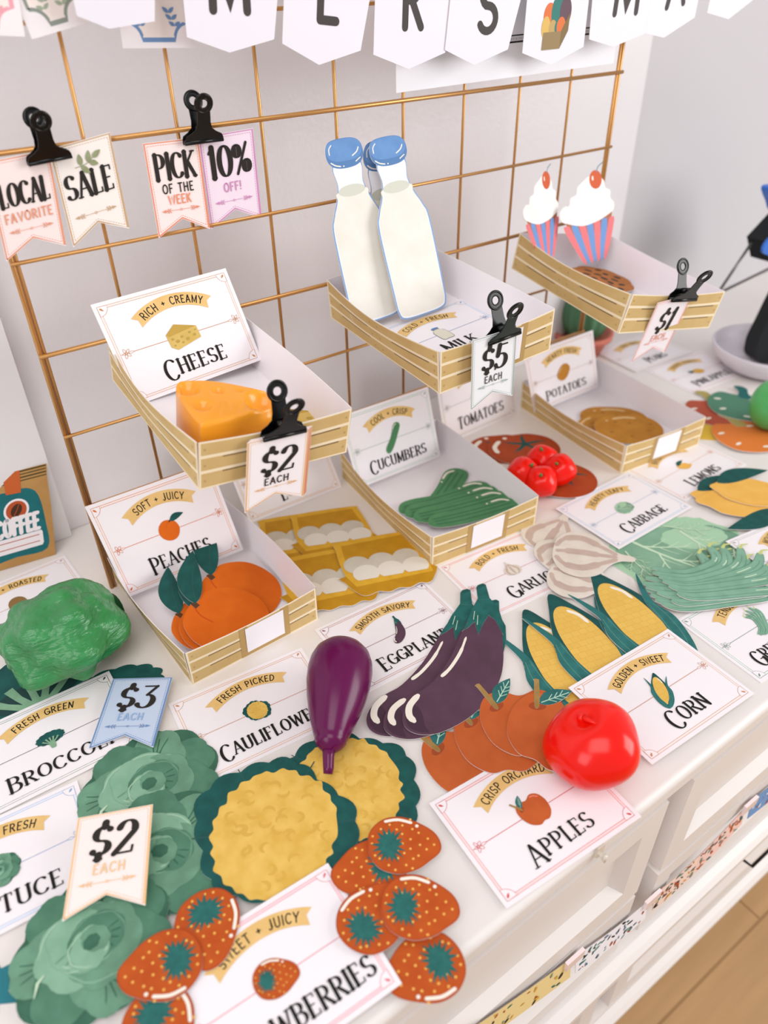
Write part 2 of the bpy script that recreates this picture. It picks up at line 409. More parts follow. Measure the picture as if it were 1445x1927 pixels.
def kern_mat():
    M = bpy.data.materials.new('kernel_ink'); M.use_nodes = True; nt = M.node_tree; b = nt.nodes['Principled BSDF']; b.inputs['Roughness'].default_value = .6
    tc = nt.nodes.new('ShaderNodeTexCoord'); br = nt.nodes.new('ShaderNodeTexBrick')
    br.inputs['Scale'].default_value = 130; br.inputs['Color1'].default_value = hexrgb('E2B957') + (1,); br.inputs['Color2'].default_value = hexrgb('DDB24F') + (1,); br.inputs['Mortar'].default_value = hexrgb('D6A945') + (1,)
    br.inputs['Mortar Size'].default_value = .06; br.inputs['Mortar Smooth'].default_value = 1.0; br.inputs['Row Height'].default_value = .7; br.inputs['Brick Width'].default_value = .9
    nt.links.new(tc.outputs['Object'], br.inputs['Vector']); nt.links.new(br.outputs['Color'], b.inputs['Base Color']); return M
KERN = kern_mat()

def leaf_pts(x0, y0, x1, y1, wd, bend=0.0, n=10):
    dx, dy = x1 - x0, y1 - y0; L = hypot(dx, dy); ux, uy = dx / L, dy / L
    A = []; B = []
    for i in range(n + 1):
        t = i / n; h = wd * sin(pi * t ** .8) ** .9 if 0 < t < 1 else 0; o = bend * sin(pi * t)
        px, py = x0 + dx * t - uy * o, y0 + dy * t + ux * o
        A.append((px - uy * h / 2, py + ux * h / 2)); B.append((px + uy * h / 2, py - ux * h / 2))
    return A + B[-2:0:-1]

def art_apple(a):
    a.base(spl([(0, .024), (.015, .029), (.028, .021), (.032, .003), (.026, -.017), (.012, -.028), (0, -.0265), (-.012, -.028), (-.026, -.017), (-.032, .003), (-.028, .021), (-.015, .029)]), APPLE)
    a.poly(ell(-.0185, .0145, .0062, .0036, 20, .6), APPLED)
    a.on('highlight').strip(spl([(.012, .0245), (.019, .0225), (.0245, .017)], 5, False), [.003] * 11, PINKHI)
    a.on('leaf').base(leaf_pts(-.0185, .017, -.004, .041, .012, .0015), LEAFT)
    a.strip([(-.0175, .019), (-.0055, .038)], .0008, LEAFV)
    for t in (.25, .45, .65):
        x, y = -.0175 + .012 * t, .019 + .019 * t
        a.strip([(x, y), (x - .0002, y + .0058)], .0006, LEAFV, True); a.strip([(x, y), (x + .0054, y + .0018)], .0006, LEAFV, True)
    a.on('stem').base(spl([(-.0205, .0135), (-.0300, .0325), (-.0318, .0350), (-.0290, .0368), (-.0268, .0342), (-.0175, .0155)], 4), STEMB)

def art_peach(a):
    a.base(spl([(.004, .0335), (.02, .030), (.033, .015), (.035, -.003), (.029, -.021), (.014, -.033), (-.006, -.035), (-.025, -.026), (-.035, -.009), (-.034, .011), (-.022, .028), (-.008, .0335)]), PEACH)
    a.strip(spl([(-.001, .030), (-.007, .020), (-.009, .008)], 6, False), .0012, PEACHD)
    a.on('leaf').base(leaf_pts(.003, .031, .050, .060, .021, .004, 14), LEAFD)
    a.strip(spl([(.006, .033), (.022, .0445), (.040, .0525)], 6, False), .0006, TEALD)
    a.on('stem').base([(-.002, .0275), (.003, .0265), (.0055, .033), (.0005, .0345)], STEMD)

SEEDS = [(x * .0074 + (.0037 if y % 2 else 0), y * .0054) for y in range(-5, 6) for x in range(-3, 4)]
def art_straw(a):
    out = spl([(-.004, .0255), (.010, .0245), (.0195, .015), (.0215, .002), (.017, -.010), (.010, -.021), (.002, -.026), (-.006, -.0255), (-.013, -.0175), (-.019, -.008), (-.0215, .005), (-.0165, .0185)])
    a.base(out, STRAWD)
    a.poly([(x * .965, y * .965) for x, y in out], STRAW)
    rg = random.Random(3); a.n += 1
    for x, y in SEEDS:
        f = (x / .0195) ** 2 + ((y - .002) / (.0245 if y > 0 else .025)) ** 2 + (.0 if y > -.008 else (abs(x) / .02))
        if f < 1.0: a.poly(ell(x + rg.uniform(-.0012, .0012), y + rg.uniform(-.0012, .0012), .0009, .0009, 8), SEED, True)
    a.on('calyx').poly(starp(-.001, .0105, .0142, .0122, 17, .60, random.Random(5)), CALYX)
    a.on('highlight').strip(spl([(.0178, .013), (.0190, .004), (.0165, -.0055)], 6, False), .0022, WHITEINK)
    a.poly(ell(.0138, -.0098, .0013, .0013, 10), WHITEINK)

def art_caul(a):
    rg = random.Random(2)
    a.base([(x * (1 + .09 * sin(2 * atan2(y, x) + 2.4) + .05 * sin(5 * atan2(y, x))), y * (1 + .09 * sin(2 * atan2(y, x) + 2.4) + .05 * sin(5 * atan2(y, x)))) for x, y in scallop(0, 0, .052, .055, 15, .07, 7, rot=.2)], LEAFD)
    for k in range(6):
        t = k * 1.05 + .2; a.strip([(.032 * cos(t), .034 * sin(t)), (.056 * cos(t), .059 * sin(t))], .0008, TEALD, k > 0)
    a.on('curd').base(spl([(x + rg.uniform(-.0012, .0012), y + rg.uniform(-.0012, .0012)) for x, y in scallop(0, -.001, .0425, .047, 26, .05, 2, rot=.1)], 3), CURD)
    a.n += 1
    for k in range(34):
        r = .039 * math.sqrt(rg.random()); t = rg.random() * 6.28; x, y = r * cos(t), r * 1.1 * sin(t); s0 = rg.random() * 6.28
        a.strip([(x + .0042 * cos(s0 + j * .5), y + .0036 * sin(s0 + j * .5)) for j in range(7)], [.0006, .0016, .0022, .0026, .0022, .0016, .0006], CURDD, True, False)

EGC = (852, 1254)
def tr(pts, c=None):                      # table-top outline in metres about a table point
    o = at(*(c or EGC)); return [((at(*p) - o).x, (at(*p) - o).y) for p in pts]
def art_eggplant(a):
    a.base(spl(tr([(886, 1160), (868, 1192), (846, 1240), (814, 1284), (785, 1305), (764, 1328), (757, 1350), (764, 1370), (784, 1381), (812, 1382), (840, 1374), (880, 1352), (918, 1318), (940, 1280), (947, 1245), (946, 1210), (942, 1178), (925, 1158)]), 4), EGGP)
    a.poly(spl(tr([(762, 1342), (768, 1366), (786, 1377), (808, 1378), (800, 1366), (795, 1345), (786, 1330), (773, 1328)]), 4), EGGPD)
    a.on('bulb_highlight').strip(spl(tr([(786, 1309), (771, 1328), (770, 1346), (779, 1357)]), 6, False), [.004, .0052] + [.0058] * 15 + [.0050, .004], WHITEINK)
    a.on('highlight').strip(spl(tr([(877, 1199), (866, 1228), (848, 1256), (832, 1272)]), 6, False), [.0010] + [.0022] * 4 + [.0032] * 10 + [.0036] * 3 + [.003], WHITEINK)
    a.on('cap').base(tr([(899, 1126), (886, 1150), (878, 1172), (869, 1188), (881, 1181), (893, 1170), (896, 1182), (900, 1195), (908, 1176), (919, 1158), (931, 1166), (939, 1180), (947, 1195), (946, 1170), (938, 1144), (922, 1126)]), CAPT)
    a.strip(tr([(893, 1150), (891, 1166)]), .0006, CABV, True, False); a.strip(tr([(899, 1158), (898, 1176)]), .0006, CABV, True, False)
    a.on('stem').base(tr([(899, 1128), (896, 1106), (899, 1101), (908, 1098), (914, 1100), (922, 1128)]), CAPT)
    a.poly(tr([(896, 1106), (900, 1101), (908, 1099), (914, 1101), (908, 1105), (901, 1108)]), HUSKD)

def art_corn(a):
    a.base(spl([(-.006, -.062), (.006, -.062), (.020, -.040), (.026, -.010), (.023, .020), (.012, .048), (.001, .066), (-.009, .050), (-.022, .020), (-.026, -.010), (-.020, -.040)]), HUSKD)
    a.on('kernels').poly(spl([(0, -.050), (.012, -.034), (.0175, -.008), (.016, .022), (.009, .043), (0, .050), (-.009, .043), (-.016, .022), (-.0175, -.008), (-.012, -.034)]), KERN)
    a.on('highlight').strip(spl([(.004, .0435), (.010, .036), (.0125, .026)], 5, False), [.0015] + [.003] * 9 + [.0015], WHITEINK)
    for sg in (-1, 1):
        a.on('husk_leaf' if sg < 0 else 'right_husk_leaf')
        a.base(spl([(sg * x, y) for x, y in [(0, -.063), (.012, -.058), (.025, -.036), (.031, -.006), (.026, .014), (.030, .034), (.034, .050), (.026, .036), (.019, .016), (.018, -.004), (.012, -.030), (.003, -.046)]]), HUSK)
        a.n += 1
        for k in range(4):
            o = .004 + k * .0035
            a.strip(spl([(sg * (.004 + o * .2), -.056), (sg * (.011 + o), -.030), (sg * (.0155 + o * .95), -.004), (sg * (.018 + o * .55), .014)], 4, False), .0003, LEAFT if k % 2 else CABD, True, False)

def art_carton(a):
    a.base(spl([(-.040, .030), (-.036, .040), (.030, .042), (.037, .036), (.042, .012), (.045, -.010), (.044, -.026), (-.030, -.030), (-.036, -.022), (-.040, .004)], 3), CARTON)
    a.poly([(-.034, .034), (.030, .037), (.037, .010), (-.034, .006)], CARTOND)
    a.on('carton_tray').base(spl([(-.038, -.012), (-.040, -.022), (-.030, -.040), (-.022, -.043), (-.012, -.040), (-.002, -.043), (.008, -.040), (.018, -.042), (.028, -.038), (.036, -.040), (.043, -.034), (.045, -.014)], 3), CARTOND)
    a.poly([(-.038, -.012), (-.031, -.029), (.045, -.025), (.045, -.013)], CARTON)
    for k in range(3):
        a.on('egg_row').poly(ell(-.024 + k * .0245, .002, .0132, .0128), EGG)
    for k in range(3): a.poly(ell(-.011 + k * .0245, -.006, .0022, .0035, 10), CARTOND)
    for k in range(3):
        e = [p for p in ell(-.018 + k * .0245, -.0125, .0130, .0122, 40) if p[1] > -.0215]
        a.on('front_egg_row').poly(e, EGGL)

def art_cuke(a):
    a.base(spl([(-.060, .004), (-.052, .013), (-.036, .015), (-.010, .012), (.016, .014), (.044, .019), (.058, .013), (.062, .001), (.055, -.009), (.036, -.012), (.008, -.014), (-.022, -.015), (-.048, -.012), (-.060, -.005)]), CUKE)
    for k, y in enumerate((.007, .001, -.006)):
        a.strip(spl([(-.054, y * .8), (-.02, y - .001), (.02, y + .001), (.055, y + .004)], 6, False), [.0004] + [.0026] * 17 + [.0004], CUKED, k > 0, False)
    a.on('highlight').strip(spl([(.030, .0145), (.044, .0155), (.054, .010)], 5, False), [.001] + [.0028] * 9 + [.001], WHITEINK); a.poly(ell(.024, .0128, .0013, .0013, 10), WHITEINK)

def art_potato(a):
    a.base(spl([(-.036, .010), (-.024, .024), (-.004, .027), (.018, .025), (.034, .014), (.039, -.004), (.030, -.021), (.010, -.027), (-.014, -.026), (-.033, -.014)]), POT)
    a.n += 1
    for x, y in ((-.02, -.004), (.005, .010), (.022, -.006), (.0, -.014), (-.01, .014), (.028, .006)): a.poly(ell(x, y, .0022, .0012, 10), POTD, True)
    a.on('highlight').strip(spl([(-.012, .020), (.002, .0215), (.015, .0185)], 5, False), [.001] + [.003] * 9 + [.001], M_('potato_highlight_ink', 'DDBB84')); a.poly(ell(-.019, .0175, .0016, .0014, 10), M_('potato_highlight_ink', 'DDBB84'))

def art_lemon(a):
    a.on('leaf') if a.single is None else None
    a.on(a.root)
    a.base(spl([(-.043, .002), (-.036, .010), (-.022, .023), (.0, .027), (.022, .022), (.034, .010), (.044, .004), (.045, -.004), (.034, -.012), (.018, -.024), (-.004, -.027), (-.026, -.020), (-.036, -.008)]), LEMON)
    a.strip(spl([(-.030, -.013), (-.006, -.0245), (.018, -.0215)], 6, False), .0009, LEMOND, True, False)
    a.on('leaf').base(leaf_pts(-.034, .010, .026, .050, .024, .006, 12), LEAFD)

def art_tomato(a):
    a.base(spl([(-.006, .036), (.014, .038), (.036, .028), (.047, .008), (.044, -.014), (.026, -.032), (.0, -.037), (-.028, -.031), (-.044, -.012), (-.044, .012), (-.028, .030)]), TOM)
    a.on('calyx')
    a.n += 1
    for t in range(5):
        q = t * 1.26 + .3; a.strip([(.004 + .002 * cos(q), .012 + .002 * sin(q)), (.004 + .017 * cos(q + .1), .012 + .014 * sin(q + .1)), (.004 + .031 * cos(q), .012 + .025 * sin(q))], [.0055, .0044, .0005], LEAFD, True, False)
    a.poly(ell(.004, .012, .0036, .0032, 10), LEAFD, True)
    a.on('highlight').strip(spl([(-.034, -.008), (-.0365, .006), (-.028, .021)], 6, False), [.002] + [.006] * 11 + [.002], WHITEINK); a.poly(ell(-.020, .0275, .003, .0025, 12), WHITEINK)

def art_garlic(a):
    a.base(spl([(-.003, .046), (.003, .046), (.005, .034), (.013, .024), (.027, .014), (.033, -.002), (.027, -.018), (.012, -.026), (-.004, -.026), (-.022, -.021), (-.033, -.006), (-.029, .011), (-.014, .024), (-.006, .034)]), GARL)
    for k, (x1, x2) in enumerate(((-.020, -.0230), (-.001, -.002), (.017, .020))):
        a.on('stripes').strip(spl([(x1 * .15, .032), (x1 * .7, .016), (x2, 0), (x2 * .85, -.016), (x2 * .3, -.024)], 5, False), [.0008] + [.0048] * 5 + [.0082] * 9 + [.0046] * 5 + [.0008], GARLD, k > 0, False)

def art_cabbage(a):
    rg = random.Random(8)
    a.base([(x + rg.uniform(-.0015, .0015), y + rg.uniform(-.0015, .0015)) for x, y in scallop(0, 0, .072, .058, 11, .06, 6, rot=.3)], CABL)
    for cx, cy, rx, ry, r, M in ((0, -.006, .062, .046, .1, CABB), (.040, .010, .030, .036, .4, CABD), (-.02, -.012, .046, .036, -.3, CABB), (.018, .026, .034, .018, .2, CABL), (.050, -.02, .018, .022, .0, CABD)):
        a.poly(scallop(cx, cy, rx, ry, 9, .07, 5, rot=r), M)
    def vein(x, y, ang, L, wd, dep):
        q = [(x, y)]
        for k in range(6): ang2 = ang + (k - 3) * .05; x, y = x + cos(ang2) * L / 6, y + sin(ang2) * L / 6; q.append((x, y))
        a.strip(q, [wd * (1 - k / 8) for k in range(7)], CABV, True, False)
        if dep:
            for k, sg in ((1, 1), (2, -1), (3, 1), (4, -1), (5, 1)): vein(q[k][0], q[k][1], ang + sg * rg.uniform(.5, .8), L * (.52 - .05 * k), wd * .6, dep - 1)
    a.on('veins'); a.n += 1
    vein(-.052, .020, -.55, .105, .0038, 2); vein(.006, .036, -.85, .074, .0032, 2); vein(.054, .012, -1.7, .045, .0020, 2); vein(-.058, .0, -1.1, .045, .0018, 2); vein(-.01, .044, -.1, .05, .0018, 2)

def pod(P, W):
    A = []; B = []
    for i, p in enumerate(P):
        d = P[min(i + 1, len(P) - 1)]; c = P[max(i - 1, 0)]; l = hypot(d[0] - c[0], d[1] - c[1]); nx, ny = -(d[1] - c[1]) / l, (d[0] - c[0]) / l
        A.append((p[0] + nx * W[i] / 2, p[1] + ny * W[i] / 2)); B.append((p[0] - nx * W[i] / 2, p[1] - ny * W[i] / 2))
    return A + B[::-1]
def art_beans(a, n=7, seed=1):
    rg = random.Random(seed)
    ends = [(.010, .047), (.025, .044), (.038, .047), (.058, .037), (.062, .022), (.071, .008), (.064, -.010)]
    st = [(-.056, .006), (-.057, .001), (-.055, -.004), (-.053, -.010), (-.050, -.015), (-.046, -.021), (-.038, -.028)]
    order = list(range(7)) if seed % 2 else [1, 0, 3, 2, 4, 6, 5]
    for c, k in enumerate(order[:n]):
        j = lambda s_=.003: rg.uniform(-s_, s_)
        e = (ends[k][0] + j(), ends[k][1] + j()); s0 = (st[k][0] + j(.004), st[k][1] + j())
        P = spl([s0, (-.026 + j(), s0[1] - .005), (.008 + .004 * k + j(), s0[1] + .002 + (e[1] - s0[1]) * .22), (e[0] * .72 + .006, s0[1] + (e[1] - s0[1]) * .6), e], 7, False)
        W = [.0010 + .0118 * sin(pi * min(1, (i + .5) / (len(P) + 1))) ** .45 for i in range(len(P))]
        a.on(a.root if c == 0 else 'bean_pod')
        a.base(pod(P, W), BEAND); a.poly(pod(P, [w_ * .86 for w_ in W]), BEAN)
        a.strip([(x, y - .0015) for x, y in P[4:-4]], .0007, BEAND, False, False)
        a.strip([(x, y + .0020) for x, y in P[15:20]], .0012, CABV, True, False)
        a.on('stem_tip').strip([P[-1], (P[-1][0] + .003, P[-1][1] + .005), (P[-1][0] + .009, P[-1][1] + .0065)], [.0036, .0026, .0018], BEANT, False)

def art_lettuce(a):
    rg = random.Random(4)
    a.base(scallop(0, 0, .050, .046, 9, .10, 7, rot=.4), LET[0])
    a.on('outer_leaves'); a.n += 1
    for k in range(7):
        t = k * .9 + .3
        a.poly(scallop(.027 * cos(t), .024 * sin(t), .025, .021, 6, .12, 5, rot=t), LET[1 + k % 2])
        for j in (-.3, 0, .3): a.strip(spl([(.018 * cos(t), .016 * sin(t)), (.036 * cos(t + j * .3), .032 * sin(t + j * .3)), (.047 * cos(t + j * .5), .042 * sin(t + j * .5))], 4, False), [.0016] * 4 + [.0010] * 4 + [.0005], LET[0] if k % 2 else LET[1], j > -.3, False)
    a.on('inner_leaves')
    for k, (rx, x, y, c) in enumerate(((.031, -.004, .002, 3), (.027, .007, -.004, 2), (.022, -.006, .006, 3), (.018, .004, .003, 1), (.014, -.002, -.002, 3), (.0095, .003, .002, 2), (.0055, 0, .001, 0))):
        a.poly(scallop(x, y, rx, rx * .86, 7, .10, 5, rot=k * 1.1), LET[c])
        if k < 5:
            for j in range(4):
                t = k * 1.7 + j * .42; a.strip(spl([(x + rx * .3 * cos(t), y + rx * .3 * sin(t)), (x + rx * .62 * cos(t + .1), y + rx * .56 * sin(t + .1)), (x + rx * .9 * cos(t + .1), y + rx * .78 * sin(t + .1))], 4, False), [.0005] * 4 + [.0013] * 4 + [.0004], LET[max(0, c - 1)], j > 0, False)
            rim = [(x + rx * (1 + .06 * abs(sin(3.5 * (k + q * .22)))) * .97 * cos(k * 2.0 + q * .22), y + rx * .86 * (1 + .06 * abs(sin(3.5 * (k + q * .22)))) * .97 * sin(k * 2.0 + q * .22)) for q in range(14)]
            a.strip(rim, [.0003] + [.0011] * 12 + [.0003], LET[min(4, c + 1)], False, False)
            t = 2.2 + k * .8; a.strip([(x + rx * .86 * cos(t + q * .12), y + rx * .74 * sin(t + q * .12)) for q in range(4)], [.0004, .0014, .0014, .0004], LET[4], False, False)
    a.strip([(-.041, -.014), (-.037, -.006), (-.032, -.003)], [.0006, .0022, .0006], CABV, False, False)

def art_broc(a):
    a.base(scallop(0, .012, .052, .030, 13, .09, 6), BROC)
    a.poly(ell(0, -.004, .034, .014, 20), BROCK)
    a.on('stalk')
    a.base(spl([(-.010, -.012), (-.008, -.040), (.0, -.044), (.010, -.041), (.011, -.012)], 4), BROCS)
    for k, (x, y) in enumerate(((-.032, .004), (-.018, .012), (-.003, .013), (.012, .013), (.029, .006))):
        a.strip([(x * .25, -.016), (x * .7, (y - .016) * .4), (x, y)], [.006, .0055, .0075], BROCS, False, False)

def art_cheese(a):
    a.base([(-.040, .010), (-.012, .030), (.040, .012), (.042, -.018), (-.024, -.032), (-.038, -.022)], CHEES)
    a.poly([(-.040, .010), (-.012, .030), (.040, .012), (-.034, .004)], CHEESD)
    a.n += 1
    for x, y, r in ((-.028, -.004, .004), (-.018, -.012, .0055), (-.004, -.004, .004), (.008, -.013, .005), (.018, .001, .004), (.028, -.008, .0045), (-.028, -.020, .003), (-.006, -.018, .0035), (.034, .003, .0028)): a.poly(ell(x, y, r, r * .75, 14), CHEESH, True)

def art_milk(a):
    body = spl([(-.0165, .098), (-.0165, .075), (-.021, .058), (-.029, .040), (-.034, .020), (-.034, -.060), (-.033, -.085), (-.026, -.094), (0, -.0955), (.026, -.094), (.033, -.085), (.034, -.060), (.034, .020), (.029, .040), (.021, .058), (.0165, .075), (.0165, .098)])
    a.base(body, BLUEL)
    a.poly([(x * .95, y * .982) for x, y in body], GLASSW)
    a.on('milk').poly(spl([(-.0175, .066), (.0175, .066), (.020, .056), (.0275, .040), (.0315, .020), (.0318, -.060), (.0305, -.083), (.024, -.0905), (0, -.092), (-.024, -.0905), (-.0305, -.083), (-.0318, -.060), (-.0315, .020), (-.0275, .040), (-.020, .056)], 4), MILK)
    a.poly(ell(0, .066, .0172, .0068), MILKT)
    a.on('bottle_cap').base(spl([(-.0225, .103), (-.0215, .117), (-.013, .124), (.011, .124), (.0215, .117), (.0225, .103), (.015, .094), (0, .0915), (-.015, .094)]), BLUED)
    a.poly(spl([(-.0215, .108), (-.0205, .118), (-.012, .1235), (.011, .1235), (.0205, .118), (.0215, .108), (.012, .1005), (-.012, .1005)]), BLUEI)
    a.strip(spl([(-.0185, .109), (-.018, .115), (-.0145, .119)], 4, False), .0012, WHITEINK, False); a.strip(spl([(.009, .104), (.015, .1075), (.018, .112)], 4, False), .0014, WHITEINK, True)
    a.strip(spl([(-.0185, .1), (-.014, .0965), (-.008, .0945)], 4, False), .0014, WHITEINK, True); a.strip([(.012, .097), (.018, .1005)], .0012, WHITEINK, True); a.poly(ell(-.004, .0942, .0009, .0009, 8), WHITEINK, True)

def art_cupcake(a):
    fr = spl([(-.031, .003), (-.039, .008), (-.0395, .017), (-.033, .023), (-.026, .023), (-.023, .031), (-.015, .034), (-.012, .042), (-.003, .048), (.006, .052), (.018, .051), (.026, .044), (.027, .036), (.034, .031), (.033, .023), (.038, .016), (.036, .008), (.028, .004), (.012, -.001), (-.010, -.003)], 5)
    a.base(fr, CAKEW)
    a.on('wrapper').base([(-.034, .006), (.034, .006), (.020, -.044), (-.015, -.044)], CAKEB)
    for k in range(7):
        x0 = -.0315 + k * .0105; x1 = -.0128 + k * .0052
        a.poly(spl([(x1 - .0026, -.044), (x0 - .0046, -.004), (x0, .0), (x0 + .0046, -.004), (x1 + .0026, -.044)], 3), STRB if k % 2 else STRP)
    a.on('frosting').base([(x * .985, y) for x, y in fr], CAKEW)
    a.on('cherry').base(ell(.014, .047, .0090, .0108, 20), CHERRY)
    a.poly(ell(.010, .049, .0012, .0030, 8), WHITEINK); a.strip([(.016, .056), (.019, .061), (.026, .065)], .0015, SLATE, False)

def art_cookie(a):
    rg = random.Random(6)
    a.base(scallop(0, 0, .040, .036, 8, .06, 6), COOK)
    a.on('chips'); a.n += 1
    for k in range(17):
        r = .033 * math.sqrt((k + .5) / 17); t = k * 2.4; x, y = r * cos(t), r * .9 * sin(t)
        a.poly(ell(x, y, rg.uniform(.0038, .0062), rg.uniform(.0028, .0042), 8, rg.random() * 3), CHIP, True)

def art_pepper(a, body, stemc, name):
    a.base(spl([(-.034, .014), (-.024, .028), (-.008, .026), (.006, .029), (.024, .027), (.036, .012), (.034, -.012), (.022, -.028), (.006, -.031), (-.012, -.030), (-.028, -.022), (-.036, -.004)]), body)
    a.on('highlight'); a.n += 1
    for x, y, r in ((-.026, .010, .2), (-.020, -.012, .5), (.010, .018, 0), (.022, -.010, .3), (.004, -.022, 0)): a.poly(ell(x, y, .004, .0018, 10, r), WHITEINK, True)
    a.on('stem').base(spl([(-.004, .020), (-.005, .036), (-.010, .046), (-.003, .049), (.004, .044), (.005, .034), (.008, .020)], 4), stemc)

def art_pine(a):
    a.base(ell(.006, -.002, .030, .022, 20, -.3), PINE)
    a.poly(leaf_pts(-.018, .006, -.046, .020, .014), LEAFD); a.poly(leaf_pts(-.018, .002, -.050, .006, .012), LEAFD)
def art_bottle_small(a):
    a.base(spl([(-.010, .034), (-.011, .026), (-.020, .016), (-.022, 0), (-.020, -.034), (0, -.036), (.020, -.034), (.022, 0), (.020, .016), (.011, .026), (.010, .034)], 4), M_('small_bottle_ink', '8E8E88'))
    a.poly(spl([(-.0095, .026), (-.0185, .014), (-.0205, 0), (-.0185, -.033), (0, -.0345), (.0185, -.033), (.0205, 0), (.0185, .014), (.0095, .026)], 4), M_('small_milk_ink', 'D9D4C4')); a.poly(ell(0, .036, .013, .005), BLUED)

# ------------------------------------------------------------------ sign cards
CW, CH = 0.1275, 0.0927
def knot(a, x, y, sg, M):
    w_ = .00032
    a.strip([(x, y), (x + sg * .0035, y + .0011), (x + sg * .006, y), (x + sg * .0035, y - .0011), (x, y)], w_, M, True, False)
    for t in (.75, 1.9, -.75, -1.9):
        a.strip([(x + sg * .0078 + .0028 * cos(q) * cos(t) - .0011 * sin(q) * sin(t) + .0018 * cos(t), y + .0028 * cos(q) * sin(t) + .0011 * sin(q) * cos(t) + .0018 * sin(t)) for q in [k * .7 for k in range(10)]], w_, M, True, False)
    a.strip([(x + sg * .0085, y - .0009), (x + sg * .0125, y), (x + sg * .0085, y + .0009)], w_ * 1.4, M, True, False)

def make_card(mw, label, title, ribbon, icon, isc, col, tint=None, irot=0.0, th=.0128, tfit=None, ioff=(0, 0), paper=None, group=None, plain=False):
    ink = M_('card_ink_' + col, col)
    tintm = M_('card_tint_' + (tint or 'F0E4E0'), tint or 'F0E4E0')
    a = Art('sign_card'); W, H = CW, CH
    a.base([(0, 0), (W, 0), (W, H), (0, H)], paper or PAPER)
    a.on('border'); lw = .00032
    i0, i1 = .0036, .0056
    for q in ([(i0, i0), (W - i0, i0), (W - i0, i1), (i0, i1)], [(i0, H - i1), (W - i0, H - i1), (W - i0, H - i0), (i0, H - i0)], [(i0, i1), (i1, i1), (i1, H - i1), (i0, H - i1)], [(W - i1, i1), (W - i0, i1), (W - i0, H - i1), (W - i1, H - i1)]):
        a.cur.poly([q], a.z0 + (a.n + 1) * a.dz, tintm)
    a.n += 1.5
    for ins in (i0, i1): a.strip([(ins, ins), (W - ins, ins), (W - ins, H - ins), (ins, H - ins), (ins, ins)], lw, ink, True, False)
    a.n += .5
    for cx, cy, s0 in ((.0036, .0036, 0), (W - .0036, .0036, 1), (W - .0036, H - .0036, 2), (.0036, H - .0036, 3)):
        fan = [(cx, cy)] + ell(cx, cy, .0085, .0085, 8, 0, s0 * pi / 2, (s0 + 1) * pi / 2)
        a.poly(fan, paper or PAPER, s0 > 0)
    a.n += 1
    for cx, cy, s0 in ((.0036, .0036, 0), (W - .0036, .0036, 1), (W - .0036, H - .0036, 2), (.0036, H - .0036, 3)):
        a.strip([(cx, cy)] + ell(cx, cy, .0085, .0085, 8, 0, s0 * pi / 2, (s0 + 1) * pi / 2) + [(cx, cy)], lw, ink, True, False)
        t = (s0 + .5) * pi / 2; a.poly(leaf_pts(cx + .002 * cos(t), cy + .002 * sin(t), cx + .0062 * cos(t), cy + .0062 * sin(t), .0018, 0, 6), ink, True)
    if not plain:
        a.on('arrow'); y = .487 * H
        a.strip([(.145 * W, y), (.855 * W, y)], .0005, ink, False, False); knot(a, .855 * W, y, 1, ink); knot(a, .145 * W, y, -1, ink)
        a.on('ribbon'); c = .0385; s_ = .0118; R_ = (c * c + s_ * s_) / (2 * s_); cy = .905 * H - R_; tb = .0118; am = math.asin(c / R_); cx = .508 * W
        N = 18; up = [(cx + R_ * sin(am * (2 * i / N - 1)), cy + R_ * cos(am * (2 * i / N - 1))) for i in range(N + 1)]
        lo = [(cx + (R_ - tb) * sin(am * (2 * i / N - 1)), cy + (R_ - tb) * cos(am * (2 * i / N - 1))) for i in range(N + 1)]
        nr = (cx + (R_ - tb * .45) * sin(am * .92), cy + (R_ - tb * .45) * cos(am * .92)); nl = (2 * cx - nr[0], nr[1])
        a.poly(up + [nr] + lo[::-1] + [nl], RIB)
        a.on('ribbon_lettering'); rm = R_ - tb * .80
        fm = lambda X, Y: (cx + (rm + Y) * sin(X / (rm + .003)), cy + (rm + Y) * cos(X / (rm + .003)))
        wd = text_w(ribbon, .22) * .0066
        draw_text(a, ribbon, INK, 0, 0, .0066, 'sans', fit=min(.062, wd), fmap=fm, weight=.14)
        a.on('title'); 
        draw_text(a, title, INK, .505 * W, .150 * H - .0004, th, 'serif', fit=tfit, weight=.175, caps=True)
        ic = Art(single=MB(), sc=isc, rot=irot, off=(.5 * W + ioff[0], .497 * H + ioff[1]), z0=PT + .0004); icon(ic)
        a.P['picture'] = ic.single
    return a.build(mw, label, 'sign card', group or 'printed sign cards')

